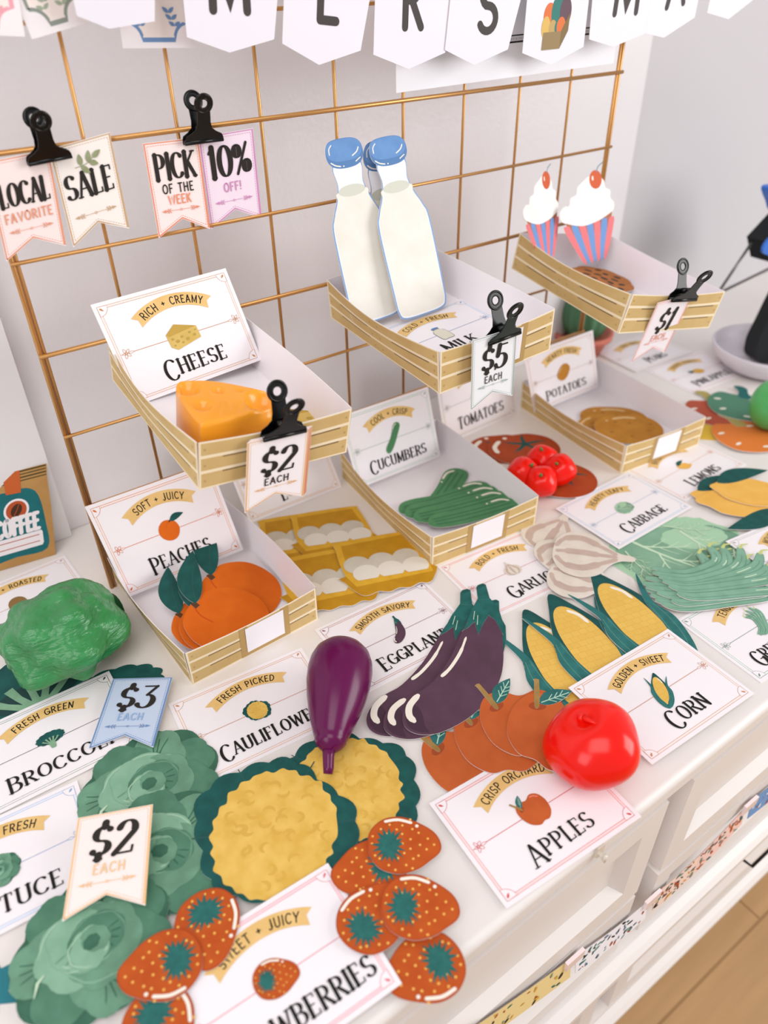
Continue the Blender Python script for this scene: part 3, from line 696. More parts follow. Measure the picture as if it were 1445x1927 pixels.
# ------------------------------------------------------------------ swallow-tail price tags
def make_tag(mw, label, main, sub, col, paper, subcol=None, mh=.021, mslant=0.0, mid=None, mfit=None, leafy=False, group=None, cat='price tag', name='price_tag', suby=None):
    W, H, N = .049, .074, .0125
    ink = M_('tag_ink_' + col, col); sink = M_('tag_ink_' + (subcol or col), subcol or col); pm = mat('tag_paper_' + paper, paper, .5)
    a = Art(name)
    o = [(0, -H), (W / 2, -H + N), (W, -H), (W, 0), (0, 0)]
    def inset(d): return [(d, -H + d * 1.6), (W / 2, -H + N + d * 1.1), (W - d, -H + d * 1.6), (W - d, -d), (d, -d)]
    a.base(o, pm)
    a.on('border'); p = inset(.0008); a.strip(p + [p[0]], .0011, ink, False, False)
    p = inset(.0026); p = p + [p[0]]; a.n += 1
    for i in range(5):
        q0, q1 = p[i], p[i + 1]; L = hypot(q1[0] - q0[0], q1[1] - q0[1]); k = int(L / .0021)
        for j in range(k): a.strip([mix(q0, q1, j / k), mix(q0, q1, (j + .68) / k)], .00035, ink, True, False)
    a.on('lettering')
    my = -.0095 - mh if mid is None else mid
    draw_text(a, main, SOFTINK, W / 2, my, mh, 'serif', fit=mfit, weight=.20, track=.14, slant=mslant)
    if sub:
        sy = suby if suby is not None else my - .0125
        for k, ln in enumerate(sub.split('|')):
            draw_text(a, ln, SOFTINK if ln.startswith('OF') and len(ln) > 4 else sink, W / 2, sy - k * .009, .0068, 'sans', weight=.15)
    a.on('arrow'); y = -.0525 if sub and '|' not in sub else -.0555
    if name != 'price_tag': y = -.0535
    a.strip([(.0085, y), (W - .0085, y)], .00035, ink, False, False)
    a.strip(ell(W / 2, y, .0009, .0009, 10) + [(W / 2 + .0009, y)], .0003, ink, True, False)
    for sg, x in ((-1, .0115), (1, W - .0115)):
        a.poly([(x + sg * .0048, y), (x + sg * .0008, y + .0013), (x + sg * .0012, y), (x + sg * .0008, y - .0013)], ink, True)
        for q in (-.002, 0.0): a.strip([(x + sg * q, y), (x + sg * (q - .0016), y + .0018)], .0006, ink, True, False); a.strip([(x + sg * q, y), (x + sg * (q - .0016), y - .0018)], .0006, ink, True, False)
    if leafy:
        LG = M_('sprig_ink', '9AA27E', '8C9570', 120); a.on('leaf_sprig')
        a.strip(spl([(.016, -.0175), (.026, -.0165), (.034, -.0115)], 5, False), .0005, LG, False)
        for x0, y0, x1, y1 in ((.021, -.017, .021, -.0085), (.027, -.016, .029, -.0075), (.031, -.0135, .0385, -.0095), (.028, -.016, .035, -.019), (.021, -.0175, .027, -.024)): a.poly(leaf_pts(x0, y0, x1, y1, .0042, 0, 8), LG, True)
    return a.build(mw, label, cat, group or cat + 's')

# ------------------------------------------------------------------ bulldog clips; local: jaws along x, handles up +z, front is -y
def make_clip(mw, label, group='black bulldog clips', spread=16):
    root = empty('bulldog_clip', label, 'clip', None, group)
    half = [(.0205, 0), (.0205, .0035), (.019, .0065), (.013, .0095), (.0085, .013), (.007, .019), (.0066, .026)]
    ring = [(.0098 * sin(radians(t)), .0365 + .0098 * cos(radians(t))) for t in range(-138, 139, 12)]
    out = half[:-1] + [(.0066, .0295)] + [p for p in reversed(ring)] + [(-.0066, .0295)] + [(-x, y) for x, y in reversed(half[:-1])]
    hole = ell(0, .0365, .0042, .0042, 20)
    for sg in (-1, 1):
        b = MB(); b.slab([out, hole], -.0005, .0005, BLACKM)
        b.tube([(-.0205, .0006, 0), (.0205, .0006, 0)], .0021, BLACKM, 10)
        rim = [(.0085 * cos(t * .2618), .0365 + .0085 * sin(t * .2618), 0) for t in range(25)]; b.tube(rim, .0013, BLACKM, 6, False)
        rim = [(.0046 * cos(t * .2618), .0365 + .0046 * sin(t * .2618), 0) for t in range(25)]; b.tube(rim, .0009, BLACKM, 6, False)
        o = b.build('handle_plate', root)
        o.matrix_local = Matrix.Translation((0, sg * .0021, 0)) @ Matrix.Rotation(radians(90 - sg * spread), 4, 'X')
    b = MB(); b.tube([(-.0062, 0, .011), (.0062, 0, .011)], .0033, mat('clip_spring', '2A2A2C', .3, metal=.8), 12); b.build('spring', root)
    root.matrix_world = mw
    return root

# ------------------------------------------------------------------ paper crates: front at y=0, x across, open top
def crate_wall(root, name, P0, P1, h, bow, lean, label_x=None, n=14, planks=(1.0,), segs=1, sag=0.0, back=0.0):
    """Sheet wall from P0 to P1 (outside on the right of the travel direction); printed slats outside, white inside."""
    P0, P1 = Vector(P0), Vector(P1); d = (P1 - P0); L = d.length; d.normalize(); out = Vector((d.y, -d.x, 0))
    rows = [(0, .035, KLINE), (.035, .30, KRAFT), (.30, .335, KRAFTD), (.335, .40, KLINE), (.40, .62, KRAFT), (.62, .655, KRAFTD), (.655, .72, KLINE), (.72, .972, KRAFT), (.972, 1, KLINE)]
    us = sorted(set([0, .012] + [i / n for i in range(1, n)] + [.988, 1])); b = MB()
    def pt(u, v, o=0.0):
        k = sin(pi * u)
        off = (bow * k + lean) * v + o
        return P0 + d * (L * u) + out * off + Vector((0, 0, h * v * (1 - sag * k) + back * v * 0))
    for i in range(len(us) - 1):
        u0, u1 = us[i], us[i + 1]; um = (u0 + u1) / 2
        for v0, v1, M in rows:
            if um < .012 or um > .988: M = KLINE
            elif M in (KRAFTD, KLINE) and .035 < v0 < .9:
                s = (um * segs) % 1.0
                if not (.05 < s < .95): M = KRAFT
                elif M is KRAFTD and not (.25 < s < .85): M = KRAFT
                elif M is KLINE and s > .93: M = KRAFT
            b.face([pt(u0, v0), pt(u1, v0), pt(u1, v1), pt(u0, v1)], M)
        for j in range(6):
            v0, v1 = j / 6, (j + 1) / 6
            b.face([pt(u1, v0, -.0006), pt(u0, v0, -.0006), pt(u0, v1, -.0006), pt(u1, v1, -.0006)], PAPER)
        b.face([pt(u0, 1), pt(u1, 1), pt(u1, 1, -.0006), pt(u0, 1, -.0006)], PEDGE)
    for s in range(segs):
        for q in (.07, .93):
            u = (s + q) / segs
            for v in (.17, .50, .84):
                c = pt(u, v, .0001); b.face([c + d * (.0011 * cos(t * pi / 4)) + Vector((0, 0, .0011 * sin(t * pi / 4))) for t in range(8)], KRAFTM)
    if label_x:
        x0, x1 = label_x
        b.face([pt(x0 - .045, 0.02, .0002), pt(x1 + .045, 0.02, .0002), pt(x1 + .045, .985, .0002), pt(x0 - .045, .985, .0002)], KRAFTM)
    o = b.build(name, root)
    if label_x:
        q = MB(); q.face([pt(x0, .13, .0005), pt(x1, .13, .0005), pt(x1, .93, .0005), pt(x0, .93, .0005)], mat('blank_label', 'F6F3FA', .4)); q.build('price_label', root)
    return o
def make_crate(mw, label, w=.134, d=.192, h=.041, label_x=None, bow=.007, sag=.10, group='paper crates'):
    root = empty('paper_crate', label, 'crate', None, group)
    b = MB(); b.slab([[(0, 0), (w, 0), (w, d), (0, d)]], 0, .0006, PAPER, KRAFT); b.build('base', root)
    crate_wall(root, 'front_wall', (0, 0, 0), (w, 0, 0), h, .002, .001, label_x, segs=2, sag=.04)
    crate_wall(root, 'side_wall', (w, 0, 0), (w, d, 0), h, bow, .001, segs=2, sag=sag)
    crate_wall(root, 'back_wall', (w, d, 0), (0, d, 0), h, .0, .0, segs=2)
    crate_wall(root, 'side_wall', (0, d, 0), (0, 0, 0), h, bow, .001, segs=2, sag=sag)
    root.matrix_world = mw
    return root
# ------------------------------------------------------------------ setting
WALLM = mat('wall_shade_grey', 'C6C3C6', 0.55, bump=.15, bscale=260)  # greyer colour holds the shading right of the gloss panel
GLOSSW = mat('gloss_wall_panel', 'E1DDE0', 0.33, bump=.18, bscale=170)
TRIMW = mat('trim_paint', 'E9E6E8', 0.45)
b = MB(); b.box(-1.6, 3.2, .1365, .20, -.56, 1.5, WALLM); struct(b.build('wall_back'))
b = MB(); b.box(-.006, .884, .124, .1362, 0.0005, 1.2, GLOSSW); struct(b.build('trim_1'))
b = MB(); b.box(-1.2, -.0062, .112, .1362, 0.0005, 1.2, TRIMW); struct(b.build('trim_2'))
def floor_mat():
    M = bpy.data.materials.new('oak_floor'); M.use_nodes = True; nt = M.node_tree; bs = nt.nodes['Principled BSDF']; bs.inputs['Roughness'].default_value = .45
    tc = nt.nodes.new('ShaderNodeTexCoord'); mp = nt.nodes.new('ShaderNodeMapping'); mp.inputs['Scale'].default_value = (1, 1, 1); nt.links.new(tc.outputs['Object'], mp.inputs['Vector'])
    br = nt.nodes.new('ShaderNodeTexBrick'); br.inputs['Scale'].default_value = 1.0; br.inputs['Brick Width'].default_value = 1.2; br.inputs['Row Height'].default_value = .13
    br.inputs['Color1'].default_value = hexrgb('C8A273') + (1,); br.inputs['Color2'].default_value = hexrgb('BD9566') + (1,); br.inputs['Mortar'].default_value = hexrgb('A07A4E') + (1,); br.inputs['Mortar Size'].default_value = .002
    nt.links.new(mp.outputs['Vector'], br.inputs['Vector'])
    n = nt.nodes.new('ShaderNodeTexNoise'); n.inputs['Scale'].default_value = 6; n.inputs['Detail'].default_value = 5
    mp2 = nt.nodes.new('ShaderNodeMapping'); mp2.inputs['Scale'].default_value = (1, 9, 1); nt.links.new(tc.outputs['Object'], mp2.inputs['Vector']); nt.links.new(mp2.outputs['Vector'], n.inputs['Vector'])
    mx = nt.nodes.new('ShaderNodeMixRGB'); mx.blend_type = 'MULTIPLY'; mx.inputs['Fac'].default_value = .35
    nt.links.new(br.outputs['Color'], mx.inputs['Color1']); nt.links.new(n.outputs['Fac'], mx.inputs['Color2']); nt.links.new(mx.outputs['Color'], bs.inputs['Base Color'])
    return M
b = MB(); b.box(-1.6, 3.2, -2.6, .20, -.62, -.56, floor_mat()); struct(b.build('floor'))

# ------------------------------------------------------------------ white sideboard
CABW = mat('sideboard_paint', 'E4DEDA', 0.38, col2='E2DCD9', scale=9)
SB = empty('sideboard', 'white painted sideboard with panelled drawers carrying the paper market', 'sideboard', TR((0, 0, -.56)))
SB.matrix_world = TR((0, 0, -.56))
def sbpart(mb, name, parent=None):
    o = mb.build(name, parent or SB)
    if parent is None: o.matrix_parent_inverse = SB.matrix_world.inverted()
    return o
bpy.context.view_layer.update()
X0, X1, FY = -.75, 1.42, -.468
b = MB()
prof = [(-.4835 + .006 - .006 * cos(t), -.007 + .007 * sin(t)) for t in [i * pi / 16 for i in range(9)]]
prof = [(.1355, -.026), (-.478, -.026), (-.4815, -.0235), (-.4835, -.018)] + prof + [(.1355, 0)]
n = len(prof); V = [(x, y, z) for x in (X0, X1) for y, z in prof]
F = [(i, i + n, (i + 1) % n + n, (i + 1) % n) for i in range(n)] + [tuple(range(n)), tuple(range(2 * n - 1, n - 1, -1))]
b.mesh(V, F, CABW, False); sbpart(b, 'top')
b = MB(); b.box(X0 + .01, X1 - .01, FY, .11, -.50, -.026, CABW); sbpart(b, 'body')
def panel_front(x0, x1, z0, z1, y, fr, dep, bev, M):
    """drawer front with a sunken bevelled panel, facing -y"""
    b = MB(); t = .014
    R = [(x0, x1, z0, z1, y), (x0 + fr, x1 - fr, z0 + fr, z1 - fr, y), (x0 + fr + bev, x1 - fr - bev, z0 + fr + bev, z1 - fr - bev, y + dep)]
    def ring(q): return [(q[0], q[4], q[2]), (q[1], q[4], q[2]), (q[1], q[4], q[3]), (q[0], q[4], q[3])]
    rs = [[(p[0], p[1] + t, p[2]) for p in ring(R[0])]] + [ring(q) for q in R]
    for i in range(3):
        for k in range(4): b.face([rs[i][k], rs[i][(k + 1) % 4], rs[i + 1][(k + 1) % 4], rs[i + 1][k]], M)
    b.face(rs[3], M); return b
HND = mat('drawer_pull_black', '1A1A1A', .3, metal=.6)
for k, (x0, x1) in enumerate(((-.66, -.19), (-.17, .285), (.318, .765), (.79, 1.24))):
    sbpart(panel_front(x0, x1, -.182, -.038, FY - .0125, .026, .010, .012, CABW), 'drawer')
    sbpart(panel_front(x0, x1, -.300, -.190, FY - .0125, .026, .010, .012, CABW), 'drawer')
    d = panel_front(x0, x1, -.490, -.335, FY - .0125, .026, .006, .012, CABW)
    o = sbpart(d, 'drawer'); h = MB(); xm = (x0 + x1) / 2 + .035
    h.tube([(xm - .05, FY - .012, -.376), (xm - .048, FY - .03, -.376), (xm + .048, FY - .03, -.376), (xm + .05, FY - .012, -.376)], .0020, HND, 8)
    h.build('handle', o)
for z0, y in ((-.318, -.496), (-.520, -.492)):
    b = MB(); pr = [(FY, z0 - .012), (y + .004, z0 - .012), (y, z0 - .007), (y, z0 + .002), (y + .005, z0 + .007), (y + .012, z0 + .012), (FY, z0 + .014)]
    n = len(pr); V = [(x, yy, z) for x in (X0 + .005, X1 - .005) for yy, z in pr]
    b.mesh(V, [(i, i + n, (i + 1) % n + n, (i + 1) % n) for i in range(n)] + [tuple(range(n)), tuple(range(2 * n - 1, n - 1, -1))], CABW, False); sbpart(b, 'moulding')
b = MB(); b.box(X0 + .01, X1 - .01, FY - .012, .12, -.56, -.50, CABW); sbpart(b, 'plinth')

# ------------------------------------------------------------------ paper garland taped along the sideboard front
G = empty('paper_garland', 'garland of patterned paper strips taped along the front of the white sideboard', 'garland', TR((.3, -.484, -.2)))
TAPE = mat('clear_tape', 'F3E2E4', .15, coat=.5); bpy.context.view_layer.update()
def strip3(pts, h, M, deco, seed, name):
    b = MB(); N = len(pts) - 1; rg = random.Random(seed); y = -.4835
    b.mesh([(x, y, z) for x, z in pts] + [(x + .002, y - .003, z - h) for x, z in pts], [(i + N + 1, i + N + 2, i + 1, i) for i in range(N)], M, False)
    b.mesh([(x, y + .0004, z) for x, z in pts] + [(x + .002, y - .0026, z - h) for x, z in pts], [(i, i + 1, i + N + 2, i + N + 1) for i in range(N)], PEDGE, False)
    for k in range(46):
        t = rg.uniform(.02, .95) * N; i = min(int(t), N - 1); f = t - i; q = rg.uniform(.08, .92)
        cx = pts[i][0] + (pts[i + 1][0] - pts[i][0]) * f + .002 * q; cz = pts[i][1] + (pts[i + 1][1] - pts[i][1]) * f - h * q; r = rg.uniform(.0016, .0042); a0 = rg.random() * 3; el = rg.uniform(.3, .6)
        sh = leaf_pts(-r * 1.3, 0, r * 1.3, 0, r * el * 2.2, 0, 7)
        b.face([(cx + p[0] * cos(a0) - p[1] * sin(a0), y - .003 * q - .0004, cz + p[0] * sin(a0) + p[1] * cos(a0)) for p in sh][::-1], rg.choice(deco))
    o = b.build(name, G); o.matrix_parent_inverse = G.matrix_world.inverted()
DC = [M_('garland_teal', '2F7472'), M_('garland_sage', '82AE97'), M_('garland_rust', 'BE5B2E'), M_('garland_black', '34302C'), M_('garland_gold', 'DDB04A')]
def sag(x0, z0, x1, z1, d, n=10): return [(x0 + (x1 - x0) * i / n, z0 + (z1 - z0) * i / n - d * sin(pi * i / n)) for i in range(n + 1)]
strip3(sag(.02, -.120, .196, -.190, .004), .034, M_('garland_yellow', 'E8CF92'), DC, 1, 'yellow_strip')
strip3(sag(.203, -.194, .308, -.222, .006), .032, M_('garland_white', 'F0EDF2'), DC[:4] + [M_('garland_steel', '7B8DA4')], 2, 'white_strip')
strip3(sag(.318, -.221, .388, -.226, .003), .030, M_('garland_blush', 'F0D2C4'), DC, 3, 'blush_strip')
strip3(sag(.388, -.226, .460, -.205, .003), .030, M_('garland_pink', 'EFC9BF'), [DC[0], DC[2], DC[1], M_('garland_orange', 'DE7E44')], 4, 'pink_strip')
strip3(sag(.470, -.201, .62, -.215, .006), .034, M_('garland_blue', '6F95C6'), [M_('garland_ice', 'D7E2F0'), DC[3], DC[2]], 5, 'blue_strip')
for x, z in ((.199, -.192), (.313, -.2215), (.465, -.203)):
    b = MB(); b.box(x - .011, x + .011, -.4868, -.4834, z - .007, z + .006, TAPE); o = b.build('tape', G); o.matrix_parent_inverse = G.matrix_world.inverted()
b = MB(); b.box(.187, .194, -.4855, -.4800, -.013, -.001, mat('hook_plastic', 'DCD2C4', .2, coat=.6)); b.tube([(.1905, -.485, -.010), (.1905, -.490, -.013), (.1905, -.490, -.006)], .0016, mat('hook_plastic', 'DCD2C4')); tag(b.build('adhesive_hook'), 'small clear adhesive hook on the sideboard edge below the apples card', 'hook')

# ------------------------------------------------------------------ gold wire grid
S = .075; GZ = .41; GA = .0765
g = empty('wire_grid_panel', 'gold wire grid panel standing upright behind the paper crates', 'grid panel', TR((0, 0, 0)))
zt = GZ + GA * 3; zb = GZ - GA * 4
for x in (0, 9 * S):
    b = MB(); z0 = .0 if x == 0 else .044; b.tube([(x, 0, z0), (x, 0, zt)], .0021, COPPER, 10); b.tube([(x + (.0036 if x == 0 else -.0036), 0, z0), (x + (.0036 if x == 0 else -.0036), 0, zt)], .0015, COPPER, 8); b.build('side_post', g)
for i in range(1, 9):
    b = MB(); b.tube([(i * S, .0016, zb), (i * S, .0016, zt)], .0015, COPPER, 8); b.build('upright_wire', g)
for j in range(-3, 5):
    r = .0020 if j in (0, 2, 4) else .0016
    b = MB(); b.tube([(-.002, -.0024, GZ - GA * j), (9 * S + .003, -.0024, GZ - GA * j)], r, COPPER, 8); b.build('cross_wire', g)

# ------------------------------------------------------------------ placing helpers
def flat(c, up, z=PT, s=1.0, tilt=0.0, roll=0.0):
    """lay a sheet on the table: pixel-read centre, and the point its top end points to"""
    p = at(c[0], c[1], z); q = at(up[0], up[1], z) - p; a = atan2(q.y, q.x) - pi / 2
    return TR((p.x, p.y, z - PT), a, s, tilt, roll)
def pose3(TL, TR_, px, W, H, below=True):
    """matrix for a W x H sheet from its two top corners and the pixel of a lower corner (below=left, else right)"""
    ex = (TR_ - TL); sx = ex.length / W; ex.normalize(); K = TL if below else TR_
    d = ray(*px); t = (K - CAM).dot(ex) / d.dot(ex); p = CAM + d * t; dn = p - K; sy = dn.length / H; ey = -dn.normalized(); ez = ex.cross(ey).normalized()
    s = (sx, sy)
    q = Matrix.Identity(4)
    for i in range(3): q[i][0] = ex[i] * sx; q[i][1] = ey[i] * sy; q[i][2] = ez[i]; q[i][3] = TL[i]
    return q
def onplane(M, y, px):                     # where the sight line meets the plane local-y = y of M
    n = (M.to_3x3() @ Vector((0, 1, 0))).normalized(); o = M @ Vector((0, y, 0)); d = ray(*px); return CAM + d * ((o - CAM).dot(n) / d.dot(n))
UP0 = Matrix.Identity(4)
def px_of(p):
    q = p - CAM; return 722.5 + FPX * q.dot(CR) / q.dot(CF), 963.5 - FPX * q.dot(CU) / q.dot(CF)
def hang(TLp, TRp, LLp, y, W=.049, H=.074, M=UP0, shear=False):
    """tag whose top edge lies on the plane; it swings out about that edge until its lower left corner fits"""
    a, b_ = (onplane(M, y, q) for q in (TLp, TRp))
    if shear:
        c = onplane(M, y, LLp); ex, ey = (b_ - a) / W, (a - c) / H; return basis(a, ex, ey, ex.cross(ey).normalized())
    ex = b_ - a; sx = ex.length / W; ex.normalize(); n = (M.to_3x3() @ Vector((0, 0, 1))).normalized(); u0 = (n - ex * n.dot(ex)).normalized(); best = None
    for sw in range(-12, 46, 1):
        ey = Matrix.Rotation(radians(-sw), 3, ex) @ u0
        for sy in (.94, .97, 1.0, 1.03, 1.06):
            q = px_of(a - ey * H * sx * sy); e = hypot(q[0] - LLp[0], q[1] - LLp[1]) + 40 * abs(sy - 1) + .15 * abs(sw)
            if best is None or e < best[0]: best = (e, sw, ey, sy)
    e, sw, ey, sy = best; ez = ex.cross(ey); q = Matrix.Identity(4)
    for i in range(3): q[i][0] = ex[i] * sx; q[i][1] = ey[i] * sx * sy; q[i][2] = ez[i]; q[i][3] = a[i]
    return q
def card_bl(mw): return mw @ Matrix.Translation((0, -CH, 0))
def tablecard(TLp, ang, z=0.0):
    p = at(*TLp, z + PT); return card_bl(TR((p.x, p.y, z), radians(ang)))

# ------------------------------------------------------------------ crates
def onfloor(M, px, z=.0):
    n = (M.to_3x3() @ Vector((0, 0, 1))).normalized(); o = M @ Vector((0, 0, z)); d = ray(*px); return M.inverted() @ (CAM + d * ((o - CAM).dot(n) / d.dot(n)))
def wallcrate(FL, FR, BL, yf, label, label_x=None, **k):
    O = onwall(*FL, yf); X = onwall(*FR, yf); B = onwall(*BL, -.006); ey = (B - O); d = ey.length; ey.normalize(); ex = X - O; w_ = ex.length; ex = (ex - ey * ex.dot(ey)).normalized(); 
    mw = basis(O, ex, ey); make_crate(mw, label, w_, d, .041, label_x, **k); return mw
def tablecrate(FL, FR, d, label, label_x=None, yaw=None, **k):
    O = at(*FL); X = at(*FR); ex = X - O; w_ = ex.length; a = atan2(ex.y, ex.x) if yaw is None else radians(yaw)
    mw = TR(O, a); make_crate(mw, label, w_, d, .041, label_x, **k); return mw
MC = wallcrate((375, 923), (650, 850), (212, 715), -.19, 'slatted paper crate on the wire grid holding the cheese')
MM = wallcrate((827, 742), (1027, 655), (623, 598), -.19, 'slatted paper crate on the wire grid holding the milk bottles', (.38, .70))
MK = wallcrate((1163, 628), (1310, 605), (962, 505), -.19, 'slatted paper crate on the wire grid holding cupcakes and cookie')
MP = tablecrate((363, 1289), (598, 1165), .20, 'slatted paper crate on the sideboard holding orange peaches', (.42, .72))
MU = tablecrate((812, 1068), (1000, 985), .20, 'slatted paper crate on the sideboard holding green cucumbers', (.36, .66), yaw=-5)
MO = tablecrate((1168, 892), (1310, 835), .20, 'slatted paper crate on the sideboard holding brown potatoes', (.38, .68), yaw=-6)

# ------------------------------------------------------------------ sign cards
# standing cards, their lower edge on the crate floor and leaning back on the grid
def world_floor(M, px, z): return M @ onfloor(M, px, z)
def leanfloor(M, BLp, BRp, z, TLp, TRp, ytop, label, *a, **k):
    BL, BR = world_floor(M, BLp, z), world_floor(M, BRp, z); TL, TR_ = onwall(*TLp, ytop), onwall(*TRp, ytop)
    ex = (BR - BL + TR_ - TL) / 2; ey = (TL - BL + TR_ - BR) / 2; o = (BL + BR + TL + TR_) / 4 - ex / 2 - ey / 2
    return make_card(basis(o, ex / CW, ey / CH, ex.cross(ey).normalized()), label, *a, **k)
leanfloor(MC, (253, 764), (491, 678), .006, (174, 577), (424, 501), -.010, 'CHEESE sign card with ochre wedge picture, leaning in the cheese crate', 'CHEESE', 'RICH + CREAMY', art_cheese, .37, 'C08A5C', th=.0132, tfit=.057)
leanfloor(MP, (237, 1121), (461, 1037), .012, (163, 957), (391, 868), -.010, 'PEACHES sign card with orange fruit picture, leaning in the peach crate', 'PEACHES', 'SOFT + JUICY', lambda a: art_peach(a), .29, 'D9702F', irot=-.35, th=.0125, tfit=.062)
leanfloor(MU, (670, 922), (832, 856), .008, (642, 781), (800, 730), -.008, 'CUCUMBERS sign card with green cucumber picture, leaning in the cucumber crate', 'CUCUMBERS', 'COOL + CRISP', art_cuke, .33, '8FA39A', tint='E8EEEA', th=.0125, tfit=.082, irot=.95)
leanfloor(MO, (1003, 776), (1127, 729), .008, (987, 669), (1113, 620), -.006, 'POTATOES sign card with round brown potato, leaning in the potato crate', 'POTATOES', 'HEARTY FRESH', lambda a: art_potato(a), .36, 'B99A86', th=.012, tfit=.075, irot=.9)
BL_ = at(838, 838); BR_ = at(972, 778)
def standcard(BL_, BR_, px, *a, **k):
    ex = BR_ - BL_; sx = ex.length / CW; ex.normalize(); d = ray(*px); t = (BR_ - CAM).dot(ex) / d.dot(ex); upv = CAM + d * t - BR_; sy = upv.length / CH; ey = upv.normalized(); ez = ex.cross(ey)
    q = Matrix.Identity(4)
    for i in range(3): q[i][0] = ex[i] * sx; q[i][1] = ey[i] * sx; q[i][2] = ez[i]; q[i][3] = BL_[i]
    return make_card(q, *a, **k)
standcard(BL_, BR_, (962, 690), 'TOMATOES sign card standing behind the paper tomatoes and the price tag of five dollars', 'TOMATOES', 'VINE RIPENED', art_tomato, .26, '9FA79B', th=.0125, tfit=.078, irot=.2)
standcard(at(470, 985), at(643, 917), (600, 808), 'sign card standing behind the paper egg cartons, mostly hidden by the cheese crate', 'EGGS', 'FARM FRESH', art_carton, .28, 'D2A57E', th=.0125, tfit=.030)
# milk card lying on the crate floor
c1 = onfloor(MM, (868, 563), .0012); c2 = onfloor(MM, (901, 600), .0012); c0 = onfloor(MM, (729, 615), .0012); ca = atan2(c1.y - c0.y, c1.x - c0.x); cs = hypot(c2.x - c1.x, c2.y - c1.y) / (.521 * CH)
make_card(MM @ TR((c1.x, c1.y, .0012), ca, min(cs, 1.0)) @ Matrix.Translation((-CW, -CH, 0)), 'MILK sign card lying flat under the paper milk bottles', 'MILK', 'COLD + FRESH', art_bottle_small, .33, '7C98BE', tint='E4EAF4', th=.0135, tfit=.036)
# flat cards on the sideboard
make_card(tablecard((316, 1325), -5), 'CAULIFLOWER sign card lying left of the purple toy eggplant', 'CAULIFLOWER', 'FRESH PICKED', art_caul, .20, 'C98B62', th=.0120, tfit=.086)
make_card(tablecard((592, 1185), -2.5), 'EGGPLANT sign card lying under the paper eggplants', 'EGGPLANT', 'SMOOTH SAVORY', art_eggplant, .185, '8A5560', irot=.55, th=.0122, tfit=.073, tint='F0E0DE')
make_card(tablecard((1069, 1294), -2.6, .0058), 'CORN sign card lying beside the red toy tomato', 'CORN', 'GOLDEN + SWEET', art_corn, .30, 'C68B67', th=.0132, tfit=.042, irot=-.5)
make_card(tablecard((807, 1512), -4.0, .0016), 'APPLES sign card lying on the front edge under the red toy tomato', 'APPLES', 'CRISP ORCHARD', art_apple, .40, 'D35C5E', th=.0122, tfit=.056, tint='F6DADA', irot=.1)
make_card(tablecard((1045, 957), .4, .002), 'CABBAGE sign card lying over the top of the paper cabbage', 'CABBAGE', 'HEARTY LEAFY', art_cabbage, .165, '97AFCB', th=.0125, tfit=.068, tint='E6EAF2')
make_card(tablecard((822, 1066), -4.5), 'GARLIC sign card lying beside the paper garlic bulbs', 'GARLIC', 'BOLD + FRESH', art_garlic, .30, 'D07A78', th=.0125, tfit=.052, tint='F3DCDC')
p = at(1290, 944, PT); p2 = at(1408, 872, PT); make_card(TR((p.x, p.y, 0), atan2(p2.y - p.y, p2.x - p.x)), 'LEMONS sign card lying beyond the cabbage card', 'LEMONS', 'BRIGHT ZESTY', art_lemon, .24, 'D8A68C', th=.0125, tfit=.058, irot=-.3)
p = at(1432, 1285, PT); make_card(TR((p.x, p.y, 0), radians(-3)), 'GREEN BEANS sign card lying beyond the corn card', 'GREEN BEANS', 'TENDER CRISP', lambda a: art_beans(a, 5, 3), .30, '7E9489', th=.0125, tfit=.092, irot=.6, tint='E6ECE8')
p = at(1365, 1018, .0035); make_card(card_bl(TR((p.x, p.y, .0026), radians(-8))), 'sign card with the words MOUTH WATERING at the right edge of the photo', 'MELON', 'MOUTH WATERING', art_lemon, .24, '8B8A8E', th=.0125, tint='EEECEC')
p = at(617, 1624, .006); make_card(TR((p.x, p.y, .0056), radians(-2.4)) @ Matrix.Translation((-CW, -CH, 0)), 'STRAWBERRIES sign card lying in the foreground among the paper strawberries', 'STRAWBERRIES', 'SWEET + JUICY', art_straw, .56, 'E07F8E', th=.0128, tfit=.106, irot=1.3, tint='F7D5DB')
p = at(145, 1468, .002); make_card(TR((p.x, p.y, .0012), radians(-4.5)) @ Matrix.Translation((-CW, -CH, 0)), 'LETTUCE sign card cut off by the left edge of the photo', 'LETTUCE', 'CRISP + FRESH', art_lettuce, .26, '8FA8D0', th=.0125, tfit=.070, tint='E2E8F4')
p = at(205, 1262, .002); make_card(TR((p.x, p.y, .0012), radians(-1.0)) @ Matrix.Translation((-CW, -CH, 0)), 'BROCCOLI sign card lying in front of the green toy broccoli', 'BROCCOLI', 'FRESH GREEN', art_broc, .21, '3C4644', th=.0125, tfit=.080, tint='EDEDED')
p = at(122, 1045, PT); make_card(TR((p.x, p.y, 0), radians(3)) @ Matrix.Translation((-CW, -CH, 0)), 'sign card with the word ROASTED lying under the green toy broccoli', 'COFFEE', 'DARK + ROASTED', lambda a: a.base(ell(0, 0, .03, .04), M_('bean_brown_ink', '8A6B3C')), .30, 'B98F7E', th=.0125, tfit=.062)
p = at(165, 1895, PT); make_card(TR((p.x, p.y, 0), radians(-3)) @ Matrix.Translation((-CW, -CH, 0)), 'lilac bordered sign card corner at the bottom left of the photo', 'BERRIES', 'RIPE + SWEET', art_apple, .36, 'B99CC4', th=.0125, tint='EBDDF0')
